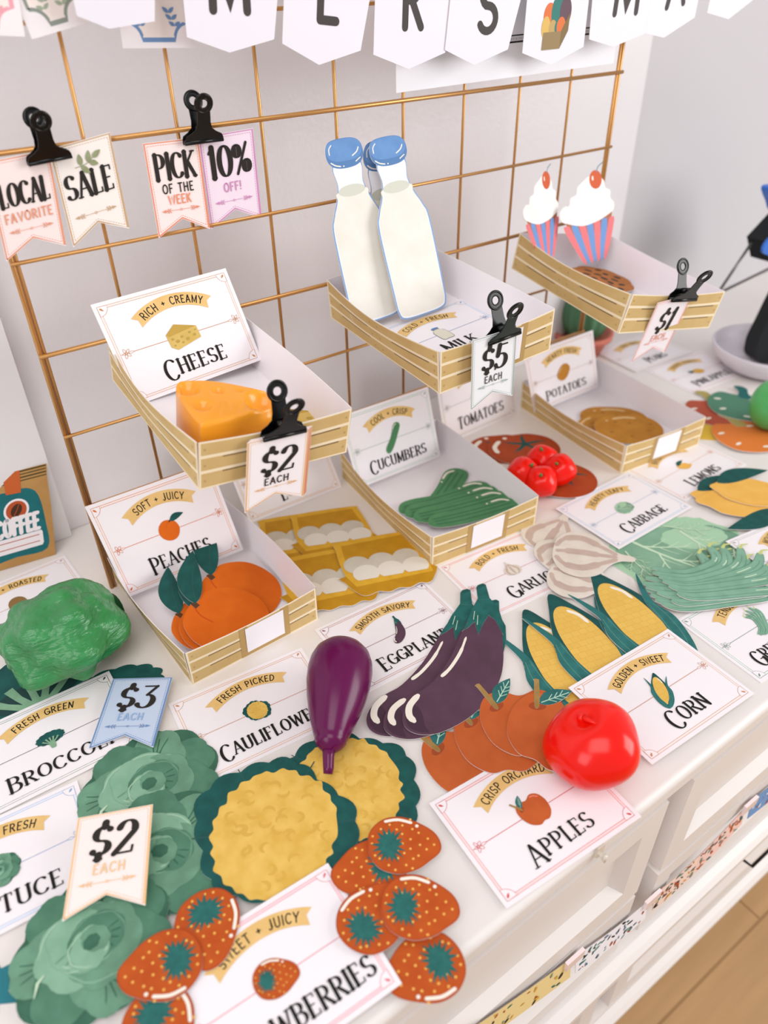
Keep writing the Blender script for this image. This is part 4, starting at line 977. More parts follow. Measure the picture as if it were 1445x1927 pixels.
p = at(1228, 690, PT); make_card(TR((p.x - .02, p.y, 0), radians(-4)) @ Matrix.Translation((0, -CH, 0)), 'blurred sign card with a yellow pineapple behind the potato crate', 'PINEAPPLE', 'TROPIC SWEET', art_pine, .32, 'DBA9A4', th=.0125, tfit=.075)
p = at(1130, 655, PT); make_card(TR((p.x - .02, p.y, .001), radians(-4)) @ Matrix.Translation((0, -CH, 0)), 'blurred sign card farthest back, between the cactus pot and the pineapple card', 'PEARS', 'TREE RIPE', art_pine, .22, 'D9C0B8', th=.0125)

# ------------------------------------------------------------------ price tags and clips
make_tag(hang((92, 281), (206, 249), (138, 465), -.0068, shear=True), 'cream SALE tag with a leafy sprig clipped to the grid', 'SALE', '', 'C6A57E', 'F4EDE8', mh=.0175, mid=-.0395, mfit=.038, leafy=True, cat='sale tag', name='sale_tag')
make_tag(hang((-30, 306), (91, 281), (12, 492), -.0066, shear=True), 'pink LOCAL FAVORITE tag clipped to the grid beside the SALE tag', 'LOCAL', 'FAVORITE', 'E39A7C', 'F4E4E2', mh=.0165, mid=-.0345, mfit=.038, cat='sale tag', name='sale_tag', suby=-.0465)
make_tag(hang((268, 270), (372, 258), (298, 448), -.0068), 'pale pink PICK OF THE WEEK tag clipped to the grid', 'PICK', 'OF THE|WEEK', 'E58E72', 'F5E6E4', subcol='E8916F', mh=.019, mid=-.0285, mfit=.035, cat='sale tag', name='sale_tag', suby=-.0395)
make_tag(hang((373, 258), (475, 241), (398, 431), -.0066), 'lilac pink tag reading 10% OFF clipped to the grid', '10%', 'OFF!', 'D08FBE', 'F2E2F0', mh=.0235, mid=-.033, mfit=.037, cat='sale tag', name='sale_tag', suby=-.0455)
YF = -.0075
m2 = hang((465, 833), (582, 806), (460, 965), YF, M=MC, shear=True)
make_tag(m2, 'white two dollar tag clipped to the front of the cheese crate', '$2', 'EACH', 'E3B177', 'F5F0F2', subcol='3C2A2A', mid=-.0365, mh=.024, mfit=.026, mslant=.10)
for k, (c, lab) in enumerate((('D9888A', 'pink edged tag tucked directly behind the two dollar tag on the cheese crate'), ('DFA06C', 'orange edged tag tucked farthest behind the two dollar tag on the cheese crate'))):
    make_tag(m2 @ Matrix.Translation((.0014 * (k + 1), .0005 * (k + 1), -.0007 * (k + 1))), lab, '$2', 'EACH', c, 'F3EDEF', mh=.024, mfit=.026)
make_tag(hang((888, 640), (972, 615), (885, 772), YF, M=MM, shear=True), 'pale grey five dollar tag clipped to the front of the milk crate', '$5', 'EACH', 'A9B6B2', 'EDF0F4', subcol='5A5555', mid=-.0365, mh=.024, mfit=.027, mslant=.10)
make_tag(hang((1237, 570), (1303, 553), (1187, 682), YF, M=MK), 'pink edged one dollar tag clipped to the front of the cupcake crate', '$1', 'EACH', 'EBA9A0', 'F7F0F6', subcol='E79C88', mid=-.0375, mh=.024, mfit=.021, mslant=.10)
make_tag(pose3(at(213, 1278, .0075), at(325, 1275, .0095), (167, 1410), .049, .074), 'blue three dollar tag lying on the corner of the broccoli card', '$3', 'EACH', '6E8DBA', 'BCCBE2', subcol='8FB0D6', mh=.024, mfit=.028, mslant=.10)
def tag3(a, b_, c, W=.049, H=.074):
    ex = b_ - a; s = ex.length / W; ex.normalize(); dn = c - a; dn -= ex * dn.dot(ex); ey = -dn.normalized(); q = basis(a, ex * s, ey * (dn.length / H), ex.cross(ey)); return q
make_tag(tag3(at(147, 1540, .015), at(288, 1514, .019), at(126, 1733, .009)), 'cream two dollar tag with orange edge lying on the paper lettuces', '$2', 'EACH', 'EBBE8C', 'F2E6E2', subcol='EBC79C', mh=.024, mfit=.027, mslant=.10)

def clipmat(Lp, Rp, y, tiltx=0.0, dy=0.0):
    L = onwall(*Lp, y); R = onwall(*Rp, y); ex = (R - L); s = ex.length / .041; ex.normalize(); ez = Vector((-ex.z, 0, ex.x)); ey = ez.cross(ex)
    return basis((L + R) / 2 + Vector((0, dy, 0)), ex, ey, ez) @ Matrix.Rotation(tiltx, 4, 'X') @ Matrix.Scale(min(s, 1.12), 4)
make_clip(clipmat((53, 310), (134, 294), -.0105, 0), 'black bulldog clip holding the LOCAL FAVORITE and SALE tags')
make_clip(clipmat((347, 271), (418, 262), -.0105, 0), 'black bulldog clip holding the pick of the week and percent off tags')
def crateclip(M, x): return M @ Matrix.Translation((x, -.0070, .0362)) @ Matrix.Scale(.86, 4)
make_clip(crateclip(MC, .064), 'black bulldog clip on the front of the cheese crate', spread=20)
make_clip(crateclip(MM, .062), 'black bulldog clip on the front of the milk crate', spread=20)
make_clip(crateclip(MK, .066), 'black bulldog clip on the front of the cupcake crate', spread=24)

# ------------------------------------------------------------------ bunting across the top
BN = empty('bunting_banner', 'blurred white bunting of lettered pennants hanging across the top of the photo', 'bunting', TR((.3, -.03, .55)))
bpy.context.view_layer.update()
BW = mat('bunting_card', 'E9E6F0', .5); LETM = mat('bunting_letter', '37312E', .6)
YB = -.03
def pennant(L, Tp, R, TL, TRt, letter=None, lx=0, lz=0, lw=0, lh=.040, basket=False):
    P3 = [onwall(*q, YB) for q in (L, Tp, R)]; a = onwall(*L, YB); b_ = onwall(*TL, YB); c = onwall(*R, YB); d = onwall(*TRt, YB)
    h = .10; ul = (b_ - a).normalized(); ur = (d - c).normalized()
    pts = [(q.x, q.z) for q in P3] + [((c + ur * h).x, (c + ur * h).z), ((a + ul * h).x, (a + ul * h).z)]
    o3 = P3[1]; pts = [(x - o3.x, z - o3.z) for x, z in pts]
    b = MB(); b.slab([pts], -PT, 0, BW, PEDGE); o = b.build('pennant', BN)
    pennant.k += 1; yo = YB + .0012 * (pennant.k % 2) * -1
    mw = Matrix(((1, 0, 0, o3.x), (0, 0, -1, yo), (0, 1, 0, o3.z), (0, 0, 0, 1)))
    o.matrix_world = mw
    if letter or basket:
        mh = (P3[2] - P3[0]).length / hypot(R[0] - L[0], R[1] - L[1]); mv = (P3[0].z + P3[2].z - 2 * o3.z) / max(20, 2 * Tp[1] - L[1] - R[1])
        A = Art(single=MB(), z0=.0002); ang = atan2(pts[2][1] - pts[0][1], pts[2][0] - pts[0][0])
        if letter:
            A.rot = ang; draw_text(A, letter, LETM, (lx - Tp[0]) * mh, (Tp[1] - lz) * mv, lh, 'sans', weight=.16, fit=lw * mh * .86)
        else:
            A.rot = ang * .3; A.sc = .66
            BK = [M_('basket_front_ink', '9A8560'), M_('basket_side_ink', '86724E'), M_('produce_orange_ink', 'E07A4A'), M_('produce_teal_ink', '3F8079'), M_('produce_yellow_ink', 'DDB968'), M_('produce_tan_ink', 'C2A56C'), M_('produce_plum_ink', '6B5560')]
            for x, z, rx, rz, k in ((-.012, .062, .012, .016, 2), (.004, .066, .013, .02, 3), (.020, .066, .012, .018, 6), (-.018, .048, .0085, .014, 4), (-.004, .046, .008, .011, 5), (.005, .047, .005, .008, 3), (.013, .048, .009, .012, 2)): A.poly(ell(x, z, rx, rz), BK[k])
            A.poly([(.014, .020), (.029, .042), (.030, .066), (.014, .042)], BK[1]); A.poly([(-.023, .020), (.014, .020), (.014, .042), (-.022, .042)], BK[0])
        e = A.single.build('letter' if letter else 'crate_picture', o)
        e.matrix_world = mw
pennant.k = 0
pennant((144, 30), (205, 54), (290, 40), (128, -40), (290, -40))
pennant((352, 70), (432, 99), (516, 74), (345, 0), (522, 0), 'M', 438, 19, 88)
pennant((530, 82), (599, 122), (677, 95), (533, 0), (694, 0), 'E', 611, 36, 42)
pennant((703, 103), (769, 130), (838, 99), (706, 0), (848, 0), 'R', 773, 52, 40)
pennant((836, 94), (890, 122), (954, 93), (846, 0), (978, 0), 'S', 908, 59, 38)
pennant((983, 100), (1036, 122), (1098, 88), (992, 0), (1108, 0), None, basket=True)
pennant((1107, 74), (1152, 88), (1210, 64), (1113, 0), (1222, 0), 'M', 1166, 25, 56)
pennant((1208, 61), (1249, 71), (1307, 33), (1216, 0), (1314, 0), 'A', 1264, 13, 40)
pennant((1329, 24), (1369, 36), (1425, -8), (1334, 0), (1430, -30))
b = MB(); pz = [onwall(x, 20, YB) for x in range(-150, 1650, 100)]
b.tube([(q.x, YB + .001, .552 - .03 * sin(pi * (i / (len(pz) - 1)))) for i, q in enumerate(pz)], .0012, mat('bunting_cord', 'E8E2DA', .8), 6); o = b.build('cord', BN); o.matrix_parent_inverse = BN.matrix_world.inverted()

# ------------------------------------------------------------------ cards and poster at the top of the grid
def scroll_card(mw, w_, h_, col, label, sprig):
    ink = M_('scroll_ink_' + col, col); sp = M_('scroll_sprig_' + sprig, sprig); a = Art('scroll_border_card'); a.base([(0, 0), (w_, 0), (w_, h_), (0, h_)], PAPER)
    i = .0052; r = .0105
    def path(i):
        q = []
        for cx, cy, a0 in ((i, i, 90), (w_ - i, i, 180), (w_ - i, h_ - i, 270), (i, h_ - i, 0)): q += [(cx + r * cos(radians(a0 - t)), cy + r * sin(radians(a0 - t))) for t in range(0, 91, 15)]
        return q
    P = path(i); a.on('cream_panel').poly(P, M_('scroll_cream', 'F1E7E2')); a.on('border').strip(P + [P[0]], .0022, ink, False, False)
    a.on('sprig')
    for sg, x in ((1, .015), (-1, w_ - .015)):
        for k in range(3):
            for s2 in (-1, 1): a.poly(leaf_pts(x + sg * k * .002, .014 + k * .004, x + sg * (k * .002 + s2 * .0045), .0165 + k * .0045, .0026, 0, 6), sp)
    a.on('arrow').strip([(w_ * .22, .033), (w_ * .78, .033)], .0006, sp); 
    for sg in (-1, 1): a.poly([(w_ / 2 + sg * w_ * .30, .033), (w_ / 2 + sg * w_ * .25, .0348), (w_ / 2 + sg * w_ * .25, .0312)], sp)
    return a.build(mw, label, 'card', 'scroll bordered cards on the grid top')
def wallbasis(BLp, BRp, y):
    L = onwall(*BLp, y); R = onwall(*BRp, y); ex = R - L; w_ = ex.length; ex.normalize(); ey = Vector((-ex.z, 0, ex.x)); return basis(L, ex, ey), w_
mw, w_ = wallbasis((231, 91), (368, 90), -.012); scroll_card(mw, w_, .10, '6E90BE', 'blue bordered card hanging on the grid under the bunting', '6E90BE')
mw, w_ = wallbasis((60, 74), (172, 41), -.014); scroll_card(mw, w_, .09, '8D978F', 'grey green bordered card tilted at the top left of the grid', 'A3B09A')
mw, w_ = wallbasis((-70, 64), (47, 69), -.016); scroll_card(mw, w_, .09, 'EBA5B2', 'pink bordered card cut off by the top left corner of the photo', 'E9A9B0')
mw, w_ = wallbasis((745, 175), (1154, 119), -.007)
a = Art('poster'); a.base([(0, 0), (w_, 0), (w_, .16), (0, .16)], mat('poster_paper', 'F2F3FA', .4))
a.on('border_line'); o_ = .026
for k, (q, t) in enumerate(((o_, .0014), (o_ + .0055, .0010))): a.strip([(q, q + .004), (w_ - q, q + .004), (w_ - q, .16), (q, .16), (q, q + .004)], t, INK, False, False)
a.n += 1
for i in range(110): x = o_ + .004 + i * (w_ - 2 * o_ - .008) / 109; a.strip([(x, o_ + .0055), (x, o_ + .008)], .0005, INK, True, False)
a.build(mw, 'white poster with a thin black border hanging on the right of the grid', 'poster')
# ------------------------------------------------------------------ paper play food
def cutouts(kind, art, label_list, mats_, cat, group, **k):
    """first one is drawn, the others are copies of it and of its parts"""
    first = None; out = []
    for lab, mw in zip(label_list, mats_):
        if first is None: a = Art(kind); art(a, **k); first = a.build(mw, lab, cat, group); o = first
        else: o = copy_thing(first, mw, lab, group)
        out.append(o)
    return out
Z = lambda k: PT + .0001 + .0013 * k
def pin(a0, b0, A, B_, z, kind=None):
    """similarity placing that carries art points a0, b0 to table points A, B"""
    p, q = at(*A, z), at(*B_, z); v0 = (b0[0] - a0[0], b0[1] - a0[1]); v1 = (q.x - p.x, q.y - p.y); s = hypot(*v1) / hypot(*v0); r = atan2(v1[1], v1[0]) - atan2(v0[1], v0[0])
    return TR((p.x - s * (a0[0] * cos(r) - a0[1] * sin(r)), p.y - s * (a0[0] * sin(r) + a0[1] * cos(r)), z - PT), r, s)
def stempin(A, B_, z, s, a0=(-.019, .0145), b0=(-.030, .035)):
    p, q = at(*A, z), at(*B_, z); r = atan2(q.y - p.y, q.x - p.x) - atan2(b0[1] - a0[1], b0[0] - a0[0])
    return TR((p.x - s * (a0[0] * cos(r) - a0[1] * sin(r)), p.y - s * (a0[0] * sin(r) + a0[1] * cos(r)), z - PT), r, s)
def tipped(tip, ang, L, z, s):
    a = radians(ang); return TR((tip[0] - L * s * cos(a), tip[1] - L * s * sin(a), z - PT), a - pi / 2, s)
# strawberries
cutouts('strawberry_cutout', art_straw, [
    'paper strawberry at the top of the group right of the cauliflower', 'paper strawberry tucked under the top one beside the cauliflower leaves', 'paper strawberry lying over the right edge of the strawberries card, left of its neighbour',
    'paper strawberry nearest the apples card in the middle of the group', 'lowest paper strawberry to the right of the strawberries card', 'paper strawberry standing on end above the left corner of the strawberries card',
    'paper strawberry lying against the front lettuce', 'paper strawberry cut off by the bottom edge of the photo'],
    [flat((760, 1589), (700, 1590), Z(6.5)), flat((694, 1637), (740, 1625), Z(5.3)), flat((705, 1722), (676, 1752), Z(6.5)), flat((790, 1706), (735, 1703), Z(7.6)), flat((798, 1822), (850, 1800), Z(3)), flat((391, 1746), (384, 1690), Z(5.6)), flat((302, 1818), (370, 1795), Z(6.8)), flat((302, 1938), (285, 1895), Z(5.6))], 'paper strawberry', 'paper strawberries')
# cauliflowers
cutouts('cauliflower_cutout', art_caul, ['front paper cauliflower with teal leaves above the strawberries card', 'rear paper cauliflower lying under the purple toy eggplant'],
    [flat((517, 1560), (545, 1440), Z(3), 1.06), flat((655, 1478), (625, 1390), Z(2), .94)], 'paper cauliflower', 'paper cauliflowers')
# apples
cutouts('apple_cutout', art_apple, ['leftmost paper apple of the row below the paper eggplants', 'second paper apple from the left in the row', 'third paper apple from the left in the row', 'rightmost paper apple, half hidden by the red toy tomato'],
    [stempin((823, 1410), (770, 1370), Z(1), 1.15), stempin((885, 1360), (848, 1318), Z(2), 1.15), stempin((933, 1330), (895, 1287), Z(3), 1.15), stempin((1010, 1328), (1008, 1282), Z(4), 1.2)], 'paper apple', 'paper apples')
# eggplants
ea, eb = tr([(905, 1100), (757, 1350)])
cutouts('eggplant_cutout', art_eggplant, ['middle paper eggplant with its cap peeking out at the right of its stack', 'left paper eggplant lowest in its stack', 'front paper eggplant topmost of its stack'],
    [pin(ea, eb, (930, 1130), (722, 1352), Z(2)), pin(ea, eb, (876, 1110), (690, 1350), Z(1)), pin(ea, eb, (905, 1100), (757, 1350), Z(3))], 'paper eggplant', 'paper eggplants')
# corn
cutouts('corn_cutout', art_corn, ['leftmost paper corn cob behind the corn card', 'middle paper corn cob of the three', 'rightmost paper corn cob of the three'],
    [tipped((.3148, -.2759), 72, .066, Z(1), 1.2), tipped((.3488, -.2755), 75, .066, Z(2), 1.2), tipped((.4071, -.2787), 76, .066, Z(3), 1.2)], 'paper corn cob', 'paper corn cobs')
# egg cartons
cutouts('egg_carton_cutout', art_carton, ['rear left paper egg carton mostly hidden under another', 'rear right paper egg carton below the cucumber crate side', 'front left paper egg carton beside the peach crate', 'front right paper egg carton above the eggplant card'],
    [flat((560, 1010), (552, 965), Z(0), 1.0), flat((622, 1000), (612, 958), Z(1), 1.0), flat((612, 1090), (600, 1045), Z(2), 1.08), flat((718, 1058), (702, 1015), Z(3), 1.08)], 'paper egg carton', 'paper egg cartons')
# garlic
cutouts('garlic_cutout', art_garlic, ['rearmost paper garlic bulb beside the cucumber crate', 'paper garlic bulb in the middle of the pile, under the top one', 'topmost paper garlic bulb pointing right', 'paper garlic bulb nearest the corn'],
    [flat((1040, 1010), (1062, 975), Z(1), 1.05), flat((1060, 1048), (1110, 1020), Z(2), 1.0), flat((1095, 1042), (1150, 1048), Z(4), 1.15), flat((1085, 1085), (1130, 1100), Z(3), 1.05)], 'paper garlic bulb', 'paper garlic bulbs')
# cabbage, beans
a = Art('cabbage_cutout'); art_cabbage(a); a.build(flat((1285, 1040), (1262, 985), Z(0), 1.05), 'pale green veined paper cabbage leaf head below the cabbage card', 'paper cabbage')
for k, (c, u, n_, lab) in enumerate((((1330, 1112), (1312, 1065), 6, 'lowest bunch of paper green beans in the pile'), ((1322, 1095), (1300, 1050), 6, 'middle bunch of paper green beans in the pile'), ((1340, 1082), (1322, 1035), 7, 'topmost bunch of paper green beans lying on the cabbage'))):
    a = Art('green_bean_cutout'); art_beans(a, n_, k + 1); a.build(flat(c, u, Z(3 + k), 1.0), lab, 'paper green beans', 'paper green bean bunches')
# lemons
cutouts('lemon_cutout', art_lemon, ['rear paper lemon peeking out under the others', 'middle paper lemon of the pile', 'topmost paper lemon with the teal leaf'],
    [flat((1372, 938), (1360, 895), Z(2), 1.0), flat((1390, 945), (1410, 985), Z(3), 1.05), flat((1412, 925), (1402, 885), Z(4), 1.05)], 'paper lemon', 'paper lemons')
# tomatoes
cutouts('tomato_cutout', art_tomato, ['paper tomato peeking out at the cucumber crate wall', 'paper tomato with the white shine beside the tomatoes card', 'paper tomato lying under the four small red toy tomatoes'],
    [flat((945, 845), (940, 810), Z(0), .95), flat((985, 845), (972, 808), Z(1), 1.0), flat((1045, 900), (1060, 862), Z(2), 1.05)], 'paper tomato', 'paper tomatoes')
# lettuces
cutouts('lettuce_cutout', art_lettuce, ['rear paper lettuce below the three dollar tag', 'middle paper lettuce behind the cream two dollar tag', 'front paper lettuce beside the strawberries'],
    [flat((282, 1478), (262, 1410), Z(1), 1.02), flat((300, 1605), (330, 1540), Z(2), 1.02), flat((174, 1776), (150, 1700), Z(3), .96)], 'paper lettuce', 'paper lettuces')
# broccoli cutouts
cutouts('broccoli_cutout', art_broc, ['paper broccoli showing its pale stalks under the toy broccoli', 'paper broccoli edge peeking out above the three dollar tag'],
    [flat((66, 1300), (44, 1240), .0011, 1.1), flat((216, 1312), (206, 1262), .0011, .8)], 'paper broccoli', 'paper broccoli')
# peppers at the right
for c, u, cols, z, lab in (((1330, 800), (1300, 745), ('D9B23C', 'B99A3C'), 0, 'yellow paper pepper lowest in the pile at the right'), ((1358, 775), (1330, 745), ('B2523C', 'A89A5A'), 1, 'brick red paper pepper beside the potato crate'), ((1398, 765), (1398, 728), ('4F7F68', '1F625F'), 3, 'green paper pepper behind the red one'), ((1412, 820), (1390, 800), ('D97A36', 'A89A5A'), 2, 'orange paper pepper in front of the green toy pepper')):
    a = Art('pepper_cutout'); art_pepper(a, M_('pepper_' + cols[0], cols[0]), M_('pepper_stem_' + cols[1], cols[1]), ''); a.build(flat(c, u, Z(z), 1.3), lab, 'paper pepper', 'paper peppers')
# teal star leaves at the bottom left
a = Art('berry_cutout'); a.base(starp(0, 0, .026, .024, 9, .55, random.Random(9)), M_('berry_leaf_ink', '2B7A86')); a.build(flat((-22, 1868), (-22, 1820), Z(0), 1.0), 'blue green spiky paper leaf at the lower left edge of the photo', 'paper leaf')

# ---- in the crates (crate-local placing)
def inc(M, x, y, z, rz=0, s=1.0, rx=0, ry=0): return M @ TR((x, y, z), radians(rz), s, radians(rx), radians(ry))
peaches = cutouts('peach_cutout', art_peach, ['rear paper peach with the highest leaf', 'paper peach farthest left in the crate', 'paper peach half hidden in the middle of the crate', 'front paper peach leaning on the crate front'],
    [inc(MP, .0885, .071, .0105, 32, 1.14, 13), inc(MP, .045, .052, .0085, 44, 1.02, 9), inc(MP, .050, .045, .0102, 28, 1.02, 9), inc(MP, .0590, .0445, .0122, 34, 1.13, 9)], 'paper peach', 'paper peaches')
for o in peaches:                          # the paper leaves curl up from the fruit
    for c in o.children:
        if c.name.startswith('leaf'): c.matrix_local = Matrix.Translation((.003, .031, 0)) @ Matrix.Rotation(radians(13), 4, Vector((.84, .54, 0)).cross(Vector((0, 0, 1)))) @ Matrix.Translation((-.003, -.031, 0))
cutouts('cucumber_cutout', art_cuke, ['rear paper cucumber sticking up in the crate', 'second paper cucumber from the back', 'third paper cucumber from the back', 'fourth paper cucumber from the back', 'front paper cucumber along the crate edge'],
    [inc(MU, .080, .098, .004, 30, 1.0, 3), inc(MU, .078, .088, .0055, -8, .98, 3), inc(MU, .080, .074, .007, -11, 1.0, 3), inc(MU, .082, .060, .0085, -12, .98, 3), inc(MU, .085, .043, .010, -12, .9, 3)], 'paper cucumber', 'paper cucumbers')
cutouts('potato_cutout', art_potato, ['rear paper potato reaching across the crate', 'left paper potato under the front one', 'front paper potato with the white shine'],
    [inc(MO, .084, .102, .002, -34, 1.22, 3), inc(MO, .050, .098, .0035, 20, .95, 3), inc(MO, .076, .068, .007, -24, 1.18, 6)], 'paper potato', 'paper potatoes')
cutouts('cheese_cutout', art_cheese, ['ochre paper cheese wedge under the left of the toy cheese', 'ochre paper cheese wedge sticking out right of the toy cheese'],
    [inc(MC, .046, .060, .002, 20, 1.1, 4), inc(MC, .086, .058, .0035, -12, 1.1, 4)], 'paper cheese', 'paper cheeses')
cutouts('milk_bottle_cutout', art_milk, ['leftmost paper milk bottle leaning on the grid', 'middle paper milk bottle half behind the right one', 'rightmost paper milk bottle in front'],
    [pose3(onwall(609, 275, -.012), onwall(677, 262, -.012), (676, 590), .045, .2) @ Matrix.Translation((.0225, -.12, 0)),
     pose3(onwall(682, 277, -.014), onwall(748, 264, -.014), (708, 599), .045, .2) @ Matrix.Translation((.0225, -.12, 0)),
     pose3(onwall(692, 272, -.017), onwall(759, 258, -.017), (763, 580), .045, .2) @ Matrix.Translation((.0225, -.12, 0))], 'paper milk bottle', 'paper milk bottles')
cutouts('cupcake_cutout', art_cupcake, ['left paper cupcake bent back against the grid', 'right paper cupcake with the whole striped wrapper'],
    [pose3(onwall(978, 330, -.026), onwall(1046, 318, -.008), (992, 490), .078, .1) @ Matrix.Translation((.039, -.058, 0)),
     pose3(onwall(1046, 333, -.018), onwall(1150, 314, -.018), (1064, 497), .078, .1) @ Matrix.Translation((.039, -.058, 0))], 'paper cupcake', 'paper cupcakes')
a = Art('cookie_cutout'); art_cookie(a); ck = onfloor(MK, (1132, 526), .006); a.build(inc(MK, ck.x, ck.y, .006, 20, 1.0, 3), 'round chocolate chip paper cookie lying in front of the cupcakes', 'paper cookie')

# ------------------------------------------------------------------ coffee bag cutout leaning at the left
O = at(105, 1043, .0005); e0 = at(0, 1074, .0005); ex = (O - e0).normalized(); up = onwall(90, 871, .1085) - O; hh = up.length; ey = up.normalized()
bw = (O - e0).length * 1.36
mw = basis(O - ex * bw, ex, ey, ex.cross(ey).normalized())
a = Art('coffee_bag_cutout'); BAGK = M_('bag_kraft_ink', 'B98E56', 'B1864E', 40); BT = M_('bag_teal_ink', '1F6E74', '1B666C', 60)
a.base([(0, 0), (bw, 0), (bw * .995, hh * .55), (bw * .975, hh * .86), (bw * .985, hh), (bw * .015, hh), (bw * .025, hh * .86), (bw * .005, hh * .55)], BAGK)
a.on('zip_strip').n += 1
for k in range(4): a.strip([(bw * .03, hh * (.985 - k * .032)), (bw * .97, hh * (.985 - k * .032))], .0016 if k % 2 == 0 else .0012, M_('zip_dark_ink', '4E4426'), True, False)
a.on('label').poly(spl([(bw * .10, hh * .10), (bw * .5, hh * .095), (bw * .90, hh * .10), (bw * .905, hh * .4), (bw * .84, hh * .70), (bw * .70, hh * .80), (bw * .5, hh * .80), (bw * .30, hh * .80), (bw * .16, hh * .70), (bw * .095, hh * .4)], 4), BT)
a.on('emblem').poly(ell(bw * .55, hh * .595, .0125, .0125), PAPER); a.poly(ell(bw * .55, hh * .595, .0102, .0102), M_('bag_rust_ink', 'B8532C')); a.poly(ell(bw * .55, hh * .595, .0052, .0072, 20, -.5), M_('bean_dark_ink', '4A2E20'))
a.strip(spl([(bw * .55 - .0028, hh * .595 - .0055), (bw * .55 + .0004, hh * .595), (bw * .55 + .0028, hh * .595 + .0055)], 5, False), .0007, M_('bag_rust_ink', 'B8532C'))
a.on('lettering'); draw_text(a, 'COFFEE', PAPER, bw * .545, hh * .345, .0175, 'sans', fit=bw * .54, weight=.24)
a.on('name_panel').poly([(bw * .16, hh * .155), (bw * .84, hh * .155), (bw * .86, hh * .18), (bw * .855, hh * .30), (bw * .84, hh * .32), (bw * .16, hh * .32), (bw * .145, hh * .30), (bw * .14, hh * .18)], PAPER)
for y in (.205, .275): a.strip([(bw * .19, hh * y), (bw * .81, hh * y)], .0009, M_('bag_rust_ink', 'B8532C'), False, False)
a.on('fold_tab').poly([(bw * .44, hh * .78), (bw * .63, hh * .77), (bw * .64, hh * 1.0), (bw * .42, hh * 1.0)], M_('bag_tab_ink', 'C4602F'))
a.build(mw, 'kraft coffee bag cutout with teal label leaning at the left edge', 'paper coffee bag')

# ------------------------------------------------------------------ plastic toys
def smooth_obj(name, V, F, M, mw, sub=0):
    b = MB(); b.mesh(V, F, M, True); o = b.build(name, None, mw)
    if sub: md = o.modifiers.new('sub', 'SUBSURF'); md.levels = sub; md.render_levels = sub
    return o
def ico(n=4):
    bm = bmesh.new(); bmesh.ops.create_icosphere(bm, subdivisions=n, radius=1.0); bm.verts.ensure_lookup_table()
    V = [v.co.copy() for v in bm.verts]; F = [tuple(v.index for v in f.verts) for f in bm.faces]; bm.free(); return V, F

# big red tomato
RED = mat('red_plastic', 'EE1204', .2, spec=.4, sss=.12)
V, F = ico(5); out = []
for v in V:
    t = atan2(v.y, v.x); r = 1 + .025 * cos(5 * t + .4) * (1 - v.z * v.z) + .02 * sin(3 * t)
    z = v.z * .84; q = hypot(v.x, v.y)
    dip = -.16 * math.exp(-(q / .26) ** 2) if v.z > 0 else .08 * math.exp(-(q / .3) ** 2)
    out.append(((v.x * r) * .0362, (v.y * r) * .0362, (z + dip) * .0362))
P_ = at(1113, 1402, .030); mw = Matrix.Translation((P_.x, P_.y, .0318)) @ Matrix.Rotation(radians(-14), 4, 'Y') @ Matrix.Rotation(radians(-16), 4, 'X')
tom = smooth_obj('toy_tomato', out, F, RED, mw); tag(tom, 'large shiny red toy tomato sitting on the apples and corn cards', 'toy tomato')
b = MB(); b.tube([(.0005, .003, .0225), (.0012, .0035, .0275), (.0018, .0042, .0300)], [.0040, .0034, .0016], RED, 14)
b.tube([(.0012, .0030, .0270), (.0020, -.0035, .0272), (.0030, -.0105, .0276)], [.0026, .0020, .0006], RED, 10)
b.build('stem_knob', tom)

# purple eggplant toy
PUR = mat('purple_plastic', '5E0446', .24, spec=.35)
prof = [(0, 0), (.0105, .0008), (.0185, .0045), (.0240, .011), (.0268, .019), (.0278, .028), (.0272, .040), (.0248, .054), (.0215, .067), (.0178, .079), (.0142, .089), (.0125, .0925), (.0128, .0938), (.0105, .0975), (.0072, .1005), (.0046, .102)]
A0 = at(640, 1262, .0290); A1 = at(617, 1428, .0180); dz = (A1 - A0).normalized(); ax = Vector((0, 0, 1)).cross(dz).normalized(); ay = dz.cross(ax)
sc = (A1 - A0).length / .072
mw = basis(A0, ax, ay, dz) @ Matrix.Translation((0, 0, -.0275))
b = MB(); b.lathe(prof, PUR, 48); eg = b.build('toy_eggplant', None, mw); tag(eg, 'glossy purple toy eggplant lying on the cauliflower and eggplant cards', 'toy eggplant')
b = MB(); b.tube([(0, 0, .099), (0, -.001, .106), (.001, -.003, .1145), (.001, -.0045, .1185)], [.0055, .0046, .0042, .0036], PUR, 14); b.build('stem', eg)

# broccoli toy
BG = mat('green_plastic', '338A4C', .24, spec=.6, col2='2C7D43', scale=40, bump=.8, bscale=110, stretch=(1, 1, 4))
rg = random.Random(11); bumps = []
for k in range(30):
    z = 1 - 1.75 * (k + .5) / 30; r = math.sqrt(max(0, 1 - z * z)); t = k * 2.399
    bumps.append((Vector((r * cos(t), r * sin(t), z)), rg.uniform(.26, .46), rg.uniform(.10, .30)))
for t in (-2.9, -2.0, -1.0, .1, 1.2, 2.2): bumps.append((Vector((cos(t), sin(t), -.05 + .2 * cos(3 * t))).normalized(), .42, .30))
V, F = ico(6); out = []
for v in V:
    h = sum((a_ * math.exp(-((v - c).length / wd) ** 2 * .9)) ** 3 for c, wd, a_ in bumps) ** (1 / 3)
    h += .055 * noise.noise(v * 2.7) + .014 * noise.noise(Vector((v.x * 6, v.y * 6, v.z * 26))) + .012 * noise.noise(v * 11)
    q = .78 + h; out.append((v.x * q * .054, v.y * q * .049, v.z * q * .042))
